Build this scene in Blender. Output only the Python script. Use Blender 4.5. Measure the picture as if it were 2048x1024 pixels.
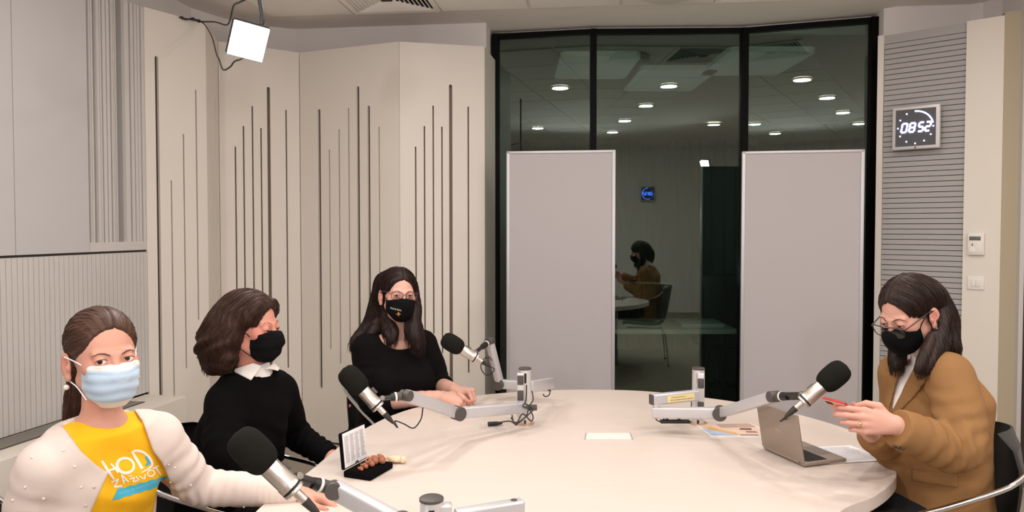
import bpy, bmesh, math, random
import numpy as np
from mathutils import Vector, Matrix, Quaternion
from mathutils.bvhtree import BVHTree

for _o in list(bpy.data.objects):
    bpy.data.objects.remove(_o, do_unlink=True)
SC = bpy.context.scene
COL = SC.collection
random.seed(7)

# ------------------------------------------------------------------ camera
EYE = 1.54            # camera height
FPX = 1480.0          # focal length in pixels of the 2048 px wide frame
PITCH = math.radians(1.7)
PPY = 499.0           # image row of the optical axis
cam_d = bpy.data.cameras.new('camera')
cam_d.sensor_width = 36.0
cam_d.lens = FPX / 2048.0 * 36.0
cam_d.shift_y = (PPY - 512.0) / 2048.0
cam_d.clip_start = 0.05
cam = bpy.data.objects.new('camera', cam_d)
cam.location = (0, 0, EYE)
cam.rotation_euler = (math.pi / 2 - PITCH, 0, 0)
COL.objects.link(cam)
SC.camera = cam

# ------------------------------------------------------------------ world
wd = bpy.data.worlds.new('world')
wd.use_nodes = True
wd.node_tree.nodes['Background'].inputs[0].default_value = (0.75, 0.85, 1.0, 1)
wd.node_tree.nodes['Background'].inputs[1].default_value = 0.01
SC.world = wd
SC.view_settings.view_transform = 'Standard'
SC.view_settings.look = 'None'
SC.view_settings.gamma = 1.0
SC.view_settings.exposure = 0.08
SC.view_settings.use_curve_mapping = False

# ------------------------------------------------------------------ lights
def area_light(name, loc, target, size, power, color, shape='DISK', size_y=None, spread=math.pi):
    l = bpy.data.lights.new(name, 'AREA')
    l.shape = shape
    l.size = size
    if size_y: l.size_y = size_y
    l.energy = power
    l.color = color
    l.spread = spread
    o = bpy.data.objects.new(name, l)
    o.location = loc
    o.rotation_euler = (Vector(target) - Vector(loc)).to_track_quat('-Z', 'Y').to_euler()
    COL.objects.link(o)
    return o

WARM = (1.0, 0.912, 0.85)
COOL = (1.0, 0.965, 0.97)
CEIL = 3.01
DOWNLIGHTS = [(1.48, 3.28), (1.40, 2.07), (1.27, 0.84), (1.20, -0.35),
              (-0.33, 3.43), (-0.25, 2.05), (0.03, 0.48), (-0.08, -0.73),
              (2.75, 2.3), (2.55, 0.4), (-1.55, 2.2), (-1.6, 0.6)]
for i, (x, y) in enumerate(DOWNLIGHTS):
    area_light('downlight_glow', (x, y, CEIL - 0.035), (x, y, 0), 0.16, 10.0, WARM)
LED_POS = Vector((-0.99, 2.8, 2.24))
LED_AIM = Vector((0.10, 0.75, 1.05))
_d = (LED_AIM - LED_POS).normalized()
area_light('led_panel_glow', LED_POS + _d * 0.03, LED_AIM, 0.12, 7.0, COOL, 'SQUARE')
LED2 = [(Vector((2.66, 0.5, 2.26)), Vector((-0.2, 2.6, 0.9)), 7.0), (Vector((2.52, 0.0, 2.46)), Vector((-0.5, 2.3, 0.9)), 7.0),
        (Vector((-1.3, 0.1, 1.95)), Vector((0.3, 2.3, CEIL)), 16.0), (Vector((0.35, -0.6, 1.95)), Vector((0.9, 2.2, CEIL)), 14.0)]  # this pair is added, aimed up to bounce light off the ceiling
for p, a, w in LED2:
    area_light('led_panel_glow', p + (a - p).normalized() * 0.03, a, 0.12, w, COOL, 'SQUARE')

# ------------------------------------------------------------------ pixel helpers
_cp, _sp = math.cos(PITCH), math.sin(PITCH)
def ray(px, py):
    dx = (px - 1024.0) / FPX
    dz = -(py - PPY) / FPX
    return Vector((dx, _cp + _sp * dz, -_sp + _cp * dz))
def W(px, py, Y):
    r = ray(px, py)
    t = Y / r.y
    return Vector((r.x * t, Y, EYE + r.z * t))
def Wz(px, py, z):
    r = ray(px, py)
    t = (z - EYE) / r.z
    return Vector((r.x * t, r.y * t, z))
def Wp(px, py, p0, n):
    r = ray(px, py)
    o = Vector((0, 0, EYE))
    t = (Vector(p0) - o).dot(n) / r.dot(n)
    return o + r * t

# ------------------------------------------------------------------ object helpers
def tag(o, label=None, cat=None, group=None, kind=None):
    if label: o['label'] = label
    if cat: o['category'] = cat
    if group: o['group'] = group
    if kind: o['kind'] = kind
    return o
def thing(name, label, cat, loc=(0, 0, 0), group=None):
    o = bpy.data.objects.new(name, None)
    o.empty_display_size = 0.05
    o.location = loc
    COL.objects.link(o)
    return tag(o, label, cat, group)
def link(name, me, mat=None, parent=None):
    """mesh is in world space; a parent only carries it along"""
    o = bpy.data.objects.new(name, me)
    if mat is not None:
        if isinstance(mat, (list, tuple)):
            for m in mat: me.materials.append(m)
        else:
            me.materials.append(mat)
    COL.objects.link(o)
    if parent is not None:
        o.parent = parent
        o.matrix_parent_inverse = world_of(parent).inverted()
    return o
def world_of(o):
    M = Matrix.LocRotScale(o.location, o.rotation_euler, o.scale)
    if o.parent is not None:
        M = world_of(o.parent) @ o.matrix_parent_inverse @ M
    return M

class MB:
    """collects shapes into one mesh (world coordinates)"""
    def __init__(s): s.v = []; s.f = []; s.mi = []; s.sm = []
    def add(s, vs, fs, mi=0, smooth=False):
        b = len(s.v)
        s.v += [tuple(v) for v in vs]
        for f in fs:
            s.f.append(tuple(b + i for i in f)); s.mi.append(mi); s.sm.append(smooth)
        return s
    def quad(s, a, b, c, d, mi=0): return s.add([a, b, c, d], [(0, 1, 2, 3)], mi)
    def box(s, c, h, M=None, mi=0, bev=0.0):
        """centre c, half sizes h, rotation matrix M (columns = axes), bevelled corners"""
        M = M or Matrix.Identity(3)
        c = Vector(c)
        if bev <= 0:
            vs = [c + M @ Vector((x * h[0], y * h[1], z * h[2])) for x in (-1, 1) for y in (-1, 1) for z in (-1, 1)]
            fs = [(0, 1, 3, 2), (4, 6, 7, 5), (0, 4, 5, 1), (2, 3, 7, 6), (0, 2, 6, 4), (1, 5, 7, 3)]
            return s.add(vs, fs, mi)
        bm = bmesh.new()
        bmesh.ops.create_cube(bm, size=2.0)
        for v in bm.verts: v.co = Vector((v.co.x * h[0], v.co.y * h[1], v.co.z * h[2]))
        bmesh.ops.bevel(bm, geom=list(bm.edges) + list(bm.verts), offset=bev, segments=3, profile=0.5, affect='EDGES')
        bm.verts.index_update()
        s.add([c + M @ v.co for v in bm.verts], [tuple(v.index for v in f.verts) for f in bm.faces], mi, True)
        bm.free()
        return s
    def tube(s, pts, r, n=12, mi=0, cap=True, flat=None):
        """tube along points, r number or list; flat=(w,h,up) gives a flat section"""
        pts = [Vector(p) for p in pts]
        m = len(pts)
        rs = r if isinstance(r, (list, tuple)) else [r] * m
        tans = []
        for i in range(m):
            t = (pts[min(i + 1, m - 1)] - pts[max(i - 1, 0)])
            tans.append(t.normalized() if t.length > 1e-9 else Vector((0, 0, 1)))
        up = Vector((0, 0, 1)) if abs(tans[0].z) < 0.9 else Vector((1, 0, 0))
        nrm = (up - tans[0] * up.dot(tans[0])).normalized()
        vs = []
        for i in range(m):
            nrm = (nrm - tans[i] * nrm.dot(tans[i])).normalized()
            b = tans[i].cross(nrm)
            for k in range(n):
                a = 2 * math.pi * k / n
                vs.append(pts[i] + (nrm * math.cos(a) + b * math.sin(a)) * rs[i])
        fs = []
        for i in range(m - 1):
            for k in range(n):
                fs.append((i * n + k, i * n + (k + 1) % n, (i + 1) * n + (k + 1) % n, (i + 1) * n + k))
        if cap:
            fs.append(tuple(range(n - 1, -1, -1)))
            fs.append(tuple((m - 1) * n + k for k in range(n)))
        return s.add(vs, fs, mi, True)
    def cyl(s, a, b, r, n=24, mi=0, r2=None, bev=0.0):
        a, b = Vector(a), Vector(b)
        r2 = r if r2 is None else r2
        d = (b - a)
        L = d.length
        d = d / L
        prof = [(0, r), (L, r2)] if bev <= 0 else [(0, r - bev), (bev * .3, r - bev * .3), (bev, r), (L - bev, r2), (L - bev * .3, r2 - bev * .3), (L, r2 - bev)]
        return s.lathe(a, d, prof, n, mi)
    def lathe(s, o, ax, prof, n=24, mi=0, cap=True):
        o = Vector(o); ax = Vector(ax).normalized()
        u = ax.orthogonal().normalized()
        w = ax.cross(u)
        vs = []
        for (z, r) in prof:
            for k in range(n):
                a = 2 * math.pi * k / n
                vs.append(o + ax * z + (u * math.cos(a) + w * math.sin(a)) * r)
        fs = []
        for i in range(len(prof) - 1):
            for k in range(n):
                fs.append((i * n + k, i * n + (k + 1) % n, (i + 1) * n + (k + 1) % n, (i + 1) * n + k))
        if cap:
            fs.append(tuple(range(n - 1, -1, -1)))
            fs.append(tuple((len(prof) - 1) * n + k for k in range(n)))
        return s.add(vs, fs, mi, True)
    def ball(s, c, r, n=16, mi=0, M=None):
        c = Vector(c)
        r = (r, r, r) if not isinstance(r, (tuple, list, Vector)) else r
        M = M or Matrix.Identity(3)
        vs = []; rows = n // 2
        for i in range(rows + 1):
            th = math.pi * i / rows
            for k in range(n):
                ph = 2 * math.pi * k / n
                vs.append(c + M @ Vector((r[0] * math.sin(th) * math.cos(ph), r[1] * math.sin(th) * math.sin(ph), r[2] * math.cos(th))))
        fs = [(i * n + k, (i + 1) * n + k, (i + 1) * n + (k + 1) % n, i * n + (k + 1) % n) for i in range(rows) for k in range(n)]
        return s.add(vs, fs, mi, True)
    def prism(s, poly, off, mi=0):
        """polygon (list of points) swept by vector off"""
        n = len(poly); off = Vector(off)
        vs = [Vector(p) for p in poly] + [Vector(p) + off for p in poly]
        fs = [tuple(range(n - 1, -1, -1)), tuple(range(n, 2 * n))] + [(i, (i + 1) % n, n + (i + 1) % n, n + i) for i in range(n)]
        return s.add(vs, fs, mi)
    def mesh(s, name):
        me = bpy.data.meshes.new(name)
        me.from_pydata([tuple(v) for v in s.v], [], s.f)
        me.polygons.foreach_set('material_index', s.mi)
        me.polygons.foreach_set('use_smooth', s.sm)
        bm = bmesh.new(); bm.from_mesh(me)
        bmesh.ops.remove_doubles(bm, verts=bm.verts, dist=1e-6)
        bmesh.ops.recalc_face_normals(bm, faces=bm.faces)
        for e in bm.edges:
            if len(e.link_faces) == 2 and e.calc_face_angle(0) > math.radians(38): e.smooth = False
        bm.to_mesh(me); bm.free()
        return me
    def build(s, name, mat, parent=None): return link(name, s.mesh(name), mat, parent)

def frame(z, up=(0, 0, 1)):
    """rotation matrix whose third column is z"""
    z = Vector(z).normalized(); up = Vector(up)
    x = up.cross(z)
    if x.length < 1e-4: x = Vector((1, 0, 0)).cross(z)
    x.normalize()
    return Matrix((x, z.cross(x), z)).transposed()
def axes(x, y, z): return Matrix((Vector(x).normalized(), Vector(y).normalized(), Vector(z).normalized())).transposed()
def spline(pts, k=8, closed=False):
    P = [Vector(p) for p in pts]; n = len(P); out = []
    rng = range(n if closed else n - 1)
    for i in rng:
        if closed: a, b, c, d = P[(i - 1) % n], P[i], P[(i + 1) % n], P[(i + 2) % n]
        else: a, b, c, d = P[max(i - 1, 0)], P[i], P[i + 1], P[min(i + 2, n - 1)]
        for j in range(k):
            t = j / k
            out.append(0.5 * ((2 * b) + (c - a) * t + (2 * a - 5 * b + 4 * c - d) * t * t + (3 * b - a - 3 * c + d) * t ** 3))
    if not closed: out.append(P[-1])
    return out

# ------------------------------------------------------------------ materials
def srgb(r, g, b):
    def f(c):
        c /= 255.0
        return c / 12.92 if c <= 0.04045 else ((c + 0.055) / 1.055) ** 2.4
    return (f(r), f(g), f(b), 1.0)
def pm(name, col, rough=0.6, metal=0.0, var=0.04, nscale=30.0, bump=0.0, bscale=200.0, sheen=0.0, spec=0.5, stretch=None, sss=0.0, coat=0.0, emit=None, estr=0.0, attr=None, col2=None):
    m = bpy.data.materials.new(name); m.use_nodes = True
    nt = m.node_tree; N = nt.nodes; L = nt.links
    b = N['Principled BSDF']
    b.inputs['Roughness'].default_value = rough
    b.inputs['Metallic'].default_value = metal
    b.inputs['Specular IOR Level'].default_value = spec
    if sheen: b.inputs['Sheen Weight'].default_value = sheen
    if coat: b.inputs['Coat Weight'].default_value = coat
    if sss:
        b.inputs['Subsurface Weight'].default_value = sss
        b.inputs['Subsurface Radius'].default_value = (0.010, 0.004, 0.002)
        b.inputs['Subsurface Scale'].default_value = 1.0
    tc = N.new('ShaderNodeTexCoord'); mp = N.new('ShaderNodeMapping')
    L.new(tc.outputs['Object'], mp.inputs['Vector'])
    if stretch: mp.inputs['Scale'].default_value = stretch
    nz = N.new('ShaderNodeTexNoise'); nz.inputs['Scale'].default_value = nscale; nz.inputs['Detail'].default_value = 4
    L.new(mp.outputs[0], nz.inputs['Vector'])
    mx = N.new('ShaderNodeMix'); mx.data_type = 'RGBA'
    c = Vector(col[:3])
    mx.inputs[6].default_value = tuple(c * (1 - var)) + (1,)
    mx.inputs[7].default_value = tuple(c * (1 + var)) + (1,)
    L.new(nz.outputs['Fac'], mx.inputs[0])
    out = mx.outputs[2]
    if attr:
        at = N.new('ShaderNodeAttribute'); at.attribute_name = attr
        m2 = N.new('ShaderNodeMix'); m2.data_type = 'RGBA'
        L.new(at.outputs['Fac'], m2.inputs[0]); L.new(out, m2.inputs[6]); m2.inputs[7].default_value = col2
        out = m2.outputs[2]
    L.new(out, b.inputs['Base Color'])
    if emit:
        b.inputs['Emission Color'].default_value = emit; b.inputs['Emission Strength'].default_value = estr
    if bump:
        nb = N.new('ShaderNodeTexNoise'); nb.inputs['Scale'].default_value = bscale; nb.inputs['Detail'].default_value = 3
        L.new(mp.outputs[0], nb.inputs['Vector'])
        bp = N.new('ShaderNodeBump'); bp.inputs['Strength'].default_value = bump; bp.inputs['Distance'].default_value = 0.002
        L.new(nb.outputs['Fac'], bp.inputs['Height']); L.new(bp.outputs[0], b.inputs['Normal'])
    return m
def emat(name, col, strength):
    m = bpy.data.materials.new(name); m.use_nodes = True
    nt = m.node_tree
    for n in list(nt.nodes): nt.nodes.remove(n)
    e = nt.nodes.new('ShaderNodeEmission'); o = nt.nodes.new('ShaderNodeOutputMaterial')
    e.inputs[0].default_value = col; e.inputs[1].default_value = strength
    nt.links.new(e.outputs[0], o.inputs[0])
    return m

M = {}
M['cream'] = pm('cream_panel', srgb(228, 221, 211), 0.5, var=0.015, nscale=3)
M['plaster'] = pm('white_plaster', srgb(240, 234, 230), 0.85, var=0.015, bump=0.1, bscale=90)
M['ceiling'] = pm('ceiling_paint', srgb(244, 236, 228), 0.9, var=0.01)
M['tile'] = pm('ceiling_tile', srgb(248, 244, 238), 0.95, var=0.03, nscale=160)
M['fabric'] = pm('grey_wall_fabric', srgb(198, 196, 197), 0.9, var=0.03, nscale=250, bump=0.15, bscale=600)
M['fabric_dark'] = pm('dark_wall_fabric', srgb(150, 147, 143), 0.9, var=0.04, nscale=250)
M['rib'] = pm('ribbed_panel_paint', srgb(208, 204, 200), 0.6, var=0.02)
M['tan'] = pm('tan_wall_paint', srgb(176, 164, 140), 0.8, var=0.02, bump=0.1, bscale=120)
M['gap'] = pm('dark_gap_board', srgb(66, 60, 54), 0.9)
M['brown_gap'] = pm('slot_backing_felt', srgb(158, 142, 128), 0.95)
M['slat'] = pm('grey_slat_board', srgb(172, 170, 169), 0.7, var=0.03, nscale=60, stretch=(1, 1, 8))
M['carpet'] = pm('grey_carpet', srgb(158, 148, 134), 1.0, var=0.25, nscale=350, bump=0.5, bscale=700)
M['black'] = pm('black_metal_frame', srgb(9, 9, 8), 0.5, spec=0.1)
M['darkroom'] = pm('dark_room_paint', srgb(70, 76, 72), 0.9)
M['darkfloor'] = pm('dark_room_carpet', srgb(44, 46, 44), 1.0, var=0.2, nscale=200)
M['screen'] = pm('grey_screen_fabric', srgb(188, 183, 185), 0.9, var=0.02, nscale=300, stretch=(6, 6, .3), bump=0.08, bscale=500)
M['alu'] = pm('anodised_aluminium', srgb(214, 212, 212), 0.38, 0.55, var=0.02, nscale=60, stretch=(1, 1, 8))
M['alu_white'] = pm('white_aluminium', srgb(196, 195, 198), 0.38, 0.35, var=0.02)
M['knob'] = pm('grey_plastic_knob', srgb(74, 68, 66), 0.5, var=0.05)
M['blackplastic'] = pm('black_plastic', srgb(24, 23, 22), 0.45)
M['rubber'] = pm('black_cable_rubber', srgb(40, 36, 34), 0.6)
M['foam'] = pm('black_microphone_foam', srgb(30, 29, 26), 1.0, var=0.25, nscale=900, bump=0.6, bscale=1200, spec=0.1)
M['nickel'] = pm('satin_nickel', srgb(206, 198, 190), 0.32, 0.85, var=0.03)
M['chrome'] = pm('chrome', srgb(220, 220, 222), 0.12, 1.0, var=0.0)
M['white_plastic'] = pm('white_plastic', srgb(232, 228, 220), 0.4, var=0.01)
M['paper'] = pm('white_paper', srgb(240, 238, 240), 0.8, var=0.02)
# ================================================================== SETTING
PT = 2.786   # top of the panelling
Z3 = Vector((0, 0, 1))
def V2(p, z=0.0): return Vector((p[0], p[1], z))
def struct(name, mb, mat, parent=None):
    o = mb.build(name, mat, parent)
    if parent is None: o['kind'] = 'structure'
    return o

floor = MB(); floor.box((0.7, 1.6, -0.05), (4.0, 4.4, 0.05)); struct('floor', floor, M['carpet'])

# tile field geometry on the ceiling
TO = Vector((-1.67, 5.18, 0)); E1 = Vector((.994, -.109, 0)); E2 = Vector((-.109, -.994, 0))
def TP(i, j, z): return TO + E1 * (0.6 * i) + E2 * (0.6 * j) + Vector((0, 0, z))
ceil = MB(); ceil.box((0.7, 1.6, CEIL + 0.06), (4.0, 4.4, 0.06)); ceiling = struct('ceiling', ceil, M['ceiling'])
tf = MB()
NI, NJ = 6, 12
DIFF = {(1, 0), (5, 0)}
for i in range(NI):
    for j in range(NJ):
        if (i, j) in DIFF: continue
        c = TP(i + .5, j + .5, CEIL - 0.006)
        tf.box(c, (0.288, 0.288, 0.0055), axes(E1, E2 * -1, (0, 0, 1)))
struct('tile_field', tf, M['tile'], ceiling)

# ---- plain walls (sheets with thickness, outside the panelling)
def wall_sheet(mb, pts, z0, z1, t=0.08, side=1):
    P = [Vector((p[0], p[1], 0)) for p in pts]
    n = len(P); off = []
    for i in range(n):
        d = (P[min(i + 1, n - 1)] - P[max(i - 1, 0)]).normalized()
        off.append(Vector((d.y, -d.x, 0)) * side * t)
    for i in range(n - 1):
        a, b, c, d = P[i], P[i + 1], P[i + 1] + off[i + 1], P[i] + off[i]
        vs = [Vector((q.x, q.y, z)) for z in (z0, z1) for q in (a, b, c, d)]
        mb.add(vs, [(0, 1, 5, 4), (1, 2, 6, 5), (2, 3, 7, 6), (3, 0, 4, 7), (0, 3, 2, 1), (4, 5, 6, 7)])
    return mb
c0 = (-2.08, 4.214); c1 = (-1.875, 4.564); c2 = (-1.968, 4.99); c3 = (-1.517, 5.314)
c4 = (-.757, 5.0); c5 = (-.188, 5.134); c6 = (-.121, 5.56)
LW = Vector((.2135, 1, 0)).normalized()
def lw(y): return (-2.08 - .2135 * (4.214 - y), y)
wall_left = struct('wall_left', wall_sheet(MB(), [(lw(-2.6)[0] - .15, -2.6), (-2.19, 4.70)], 0, CEIL, side=-1), M['plaster'])
cps = [(-2.19, 4.70), (-2.15, 5.0), (-2.02, 5.26), (-1.80, 5.46), (-1.60, 5.53)]
for k in range(4): struct('wall_corner', wall_sheet(MB(), cps[k:k + 2], 0, CEIL, side=-1), M['plaster'])
wb = wall_sheet(MB(), [(-1.60, 5.53), (-1.345, 5.50), (-.185, 5.36), (-.150, 5.66)], 0, CEIL, side=-1)
struct('wall_back', wb, M['plaster'])
wf = wall_sheet(MB(), [(4.6, -2.6), (-3.9, -2.6)], 0, CEIL, side=-1)
struct('wall_front', wf, M['plaster'])

# ---- left wall: fabric field over a ribbed field, ledge with grille below
LWN = Vector((LW.y, -LW.x, 0))     # towards the room
def LP(px, py, off=0.0): return Wp(px, py, V2(c0) + LWN * off, LWN)
def lwb(mb, y0, y1, z0, z1, t0, t1, mi=0, bev=0):
    a, b = Vector((*lw(y0), 0)), Vector((*lw(y1), 0))
    c = (a + b) / 2 + LWN * ((t0 + t1) / 2) + Vector((0, 0, (z0 + z1) / 2))
    return mb.box(c, ((b - a).length / 2, abs(t1 - t0) / 2, (z1 - z0) / 2), axes(LW, LWN, (0, 0, 1)) if False else axes(LW, Vector((-LW.y, LW.x, 0)), (0, 0, 1)), mi, bev)
def lpx_y(px):  # world y of the left wall at an image column
    k = (px - 1024) / FPX
    return (-2.08 - .2135 * 4.214) / (k - .2135)
ZR = 1.402   # joint between ribbed and fabric field
lpan = MB()
ys = [-2.55, -0.9, 0.7, lpx_y(31), lpx_y(180)]
for a, b in zip(ys[:-1], ys[1:]): lwb(lpan, a + .002, b - .002, ZR + .012, PT, -.03, 0)
struct('fabric_panel', lpan, M['fabric'], wall_left)
gr = MB()
lwb(gr, lpx_y(180), lpx_y(294), ZR + .012, PT, -.045, -.02, 0)            # dark back
lwb(gr, lpx_y(180), lpx_y(294), ZR + .012, ZR + .06, -.02, 0, 1)          # bottom rail
bands = [(184, 186.3), (187.5, 191), (199, 204), (205, 208), (211, 217), (219, 224.5), (228, 231), (232, 234), (235.5, 237.5), (254.5, 263), (266.5, 272), (274, 279), (280, 285), (287.5, 293.5)]
for a, b in bands: lwb(gr, lpx_y(a), lpx_y(b), ZR + .06, PT - .005, -.02, 0, 1)
o = link('groove_panel', gr.mesh('groove_panel'), [M['fabric_dark'], M['rib']], wall_left)
rib = MB()
lwb(rib, -2.55, lpx_y(294), .60, ZR, -.05, -.012)
y = lpx_y(293.5)
while y > 0.2:
    lwb(rib, y - .0262, y, .60, ZR - .004, -.02, 0.0)
    y -= .029
struct('ribbed_panel', rib, M['rib'], wall_left)
lwb(jt := MB(), -2.55, lpx_y(294), ZR - .004, ZR + .012, -.04, -.015)
struct('joint_strip', jt, M['gap'], wall_left)  # dark strip filling the joint between ribbed and fabric fields

led = thing('wall_ledge', 'cream window-sill height ledge with a dark slotted air grille along the ribbed left wall', 'ledge', (*lw(2.5), 0))
lb = MB(); lwb(lb, -2.5, 4.19, 0.0, 0.592, 0.0, 0.26, 0, 0.004); lb.build('casing', M['cream'], led)
gl = MB()
for k in range(6): lwb(gl, -2.5, 4.0, .5935, .600, .012 + k * .020, .026 + k * .020)
gl.build('grille', pm('grille_metal', srgb(150, 146, 140), 0.5, 0.4), led)
gb = MB(); lwb(gb, -2.5, 4.02, .5925, .5945, .006, .132); gb.build('grille_gap', M['gap'], led)

# ---- cream acoustic panels with vertical slots
def slot_panel(label, pL, pR, slots, z0=0.015, z1=PT, edge=None):
    a, b = V2(pL), V2(pR)
    u = (b - a).normalized(); n = Vector((u.y, -u.x, 0))        # towards the room
    L = (b - a).length
    root = thing('acoustic_panel', label, 'wall panel', ((a + b) / 2)[:2] + (0,), 'cream slotted wall panels')
    bm = bmesh.new()
    loops = [[(0.002, z0), (L - 0.002, z0), (L - 0.002, z1), (0.002, z1)]]
    for (px, yt, yb, wpx) in slots:
        pt = Wp(px, yt, a, n); pb = Wp(px, yb, a, n)
        us = ((pt + pb) / 2 - a).dot(u)
        depth = pt.y
        obl = abs(u.x) + 0.0
        r = max(wpx * depth / FPX / max(abs((u.x) - (u.y) * (px - 1024) / FPX), .25) / 2, .0035)
        us = min(max(us, r + .004), L - r - .004)
        zt, zb = pt.z, max(pb.z, z0 + .02)
        lp = [(us + r * math.cos(t), zt - r + r * math.sin(t)) for t in [math.pi * k / 6 for k in range(7)]]
        lp += [(us + r * math.cos(t), zb + r + r * math.sin(t)) for t in [math.pi + math.pi * k / 6 for k in range(7)]]
        loops.append(lp)
    edges = []
    for lp in loops:
        vs = [bm.verts.new((p[0], p[1], 0)) for p in lp]
        for i in range(len(vs)): edges.append(bm.edges.new((vs[i], vs[(i + 1) % len(vs)])))
    bmesh.ops.triangle_fill(bm, edges=edges, use_beauty=True, use_dissolve=False, normal=(0, 0, 1))
    ext = bmesh.ops.extrude_face_region(bm, geom=list(bm.faces))
    for v in [g for g in ext['geom'] if isinstance(g, bmesh.types.BMVert)]: v.co.z -= 0.018
    bmesh.ops.recalc_face_normals(bm, faces=bm.faces)
    for v in bm.verts: v.co = a + u * v.co.x + Z3 * v.co.y + n * v.co.z
    me = bpy.data.meshes.new('face_board'); bm.to_mesh(me); bm.free()
    link('face_board', me, M['cream'], root)
    bk = MB(); c = (a + b) / 2 - n * 0.045 + Z3 * ((z0 + z1) / 2)
    bk.box(c, (L / 2 - .004, .008, (z1 - z0) / 2 - .004), axes(u, -n, (0, 0, 1)))
    bk.build('backing_board', M['brown_gap'], root)
    fr = MB()
    for s in (0.010, L - 0.010):
        fr.box(a + u * s - n * .030 + Z3 * ((z0 + z1) / 2), (.007, .011, (z1 - z0) / 2 - .002), axes(u, -n, (0, 0, 1)))
    fr.box((a + b) / 2 - n * .030 + Z3 * (z1 - .012), (L / 2 - .02, .011, .010), axes(u, -n, (0, 0, 1)))
    fr.build('carcass', M['gap'], root)
    return root
slot_panel('narrowest-slotted cream wall panel next to the grey fabric wall, left of the lamp', c0, c1,
           [(318, 113, 832, 7), (346, 361, 835, 2.6), (370, 268, 738, 2.6), (394.5, 180, 641, 2.6)])
slot_panel('sliver-thin cream return panel seen almost edge-on in the left corner', c1, c2,
           [(421.5, 140, 760, .8), (427, 285, 800, .8), (430.5, 365, 720, .8), (433.5, 200, 690, 1.2)])
slot_panel('cream slotted wall panel under the bright lamp, behind the person in the white collar', c2, c3,
           [(473, 293, 690, 3), (489.5, 252, 720, 3), (507, 212, 680, 3), (524.5, 256, 740, 3), (540, 174, 830, 6.5), (574.5, 220, 736, 2.8)])
slot_panel('wide cream slotted wall panel with seven slots left of the seated woman with long hair', c3, c4,
           [(640, 218, 777, 5.5), (660, 299, 698, 2.4), (679.5, 258, 728, 2.4), (698.5, 216, 690, 2.4), (717.5, 172, 800, 5.5), (738.5, 211, 740, 5), (759, 253, 650, 2.2)])
slot_panel('cream slotted wall panel beside the dark window, behind the far microphone', c4, c5,
           [(832, 293, 690, 2.8), (849.5, 252, 665, 2.8), (867, 211, 668, 2.8), (884.5, 253, 707, 2.8), (902, 169, 790, 6.5), (937, 213, 746, 3)])
rt = MB(); a, b = V2(c5), V2((-.118, 5.60)); u = (b - a).normalized(); n = Vector((u.y, -u.x, 0))
rt.box((a + b) / 2 - n * .012 + Z3 * PT / 2, ((b - a).length / 2, .011, PT / 2), axes(u, -n, (0, 0, 1)))
struct('trim_1', rt, M['cream'])

# ---- window: three tall panes, the middle one set back
w0, w1, w2, w3 = (-.128, 5.60), (.594, 5.46), (1.689, 5.43), (2.50, 5.155)
win = thing('window_1', None, None, (0.9, 5.45, 0)); win['kind'] = 'structure'
WZ = 2.985
def winpane(p, q):
    a, b = V2(p), V2(q); u = (b - a).normalized(); n = Vector((u.y, -u.x, 0))
    g = MB(); c = (a + b) / 2 + Z3 * WZ / 2
    g.box(c, ((b - a).length / 2 - .012, .005, WZ / 2 - .02), axes(u, -n, (0, 0, 1)))
    g.build('glass_pane', M['glass'], win)
    r = MB()
    r.box((a + b) / 2 + Z3 * (WZ - .016), ((b - a).length / 2, .03, .018), axes(u, -n, (0, 0, 1)))
    r.box((a + b) / 2 + Z3 * .03, ((b - a).length / 2, .03, .03), axes(u, -n, (0, 0, 1)))
    r.build('rail', M['black'], win)
gm = bpy.data.materials.new('tinted_studio_glass'); gm.use_nodes = True
nt = gm.node_tree
for nd in list(nt.nodes): nt.nodes.remove(nd)
t_ = nt.nodes.new('ShaderNodeBsdfTransparent'); t_.inputs[0].default_value = (.72, .80, .76, 1)
g_ = nt.nodes.new('ShaderNodeBsdfGlossy'); g_.inputs['Roughness'].default_value = 0.0; g_.inputs[0].default_value = (.86, 1.0, .93, 1)
lw_ = nt.nodes.new('ShaderNodeFresnel'); lw_.inputs[0].default_value = 1.95
mx_ = nt.nodes.new('ShaderNodeMixShader'); ou_ = nt.nodes.new('ShaderNodeOutputMaterial')
nt.links.new(lw_.outputs[0], mx_.inputs[0]); nt.links.new(t_.outputs[0], mx_.inputs[1]); nt.links.new(g_.outputs[0], mx_.inputs[2]); nt.links.new(mx_.outputs[0], ou_.inputs[0])
M['glass'] = gm
for p, q in ((w0, w1), (w1, w2), (w2, w3)): winpane(p, q)
for p, wd_ in ((w0, .022), (w1, .022), (w2, .022), (w3, .035)):
    f_ = MB(); f_.box(V2(p, WZ / 2), (wd_, .045, WZ / 2)); f_.build('mullion', M['black'], win)
so = wall_sheet(MB(), [(-.16, 5.66), (.594, 5.50), (1.689, 5.47), (2.6, 5.17)], WZ, CEIL + .02, .1, side=-1)
struct('trim_2', so, M['ceiling'])

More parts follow.
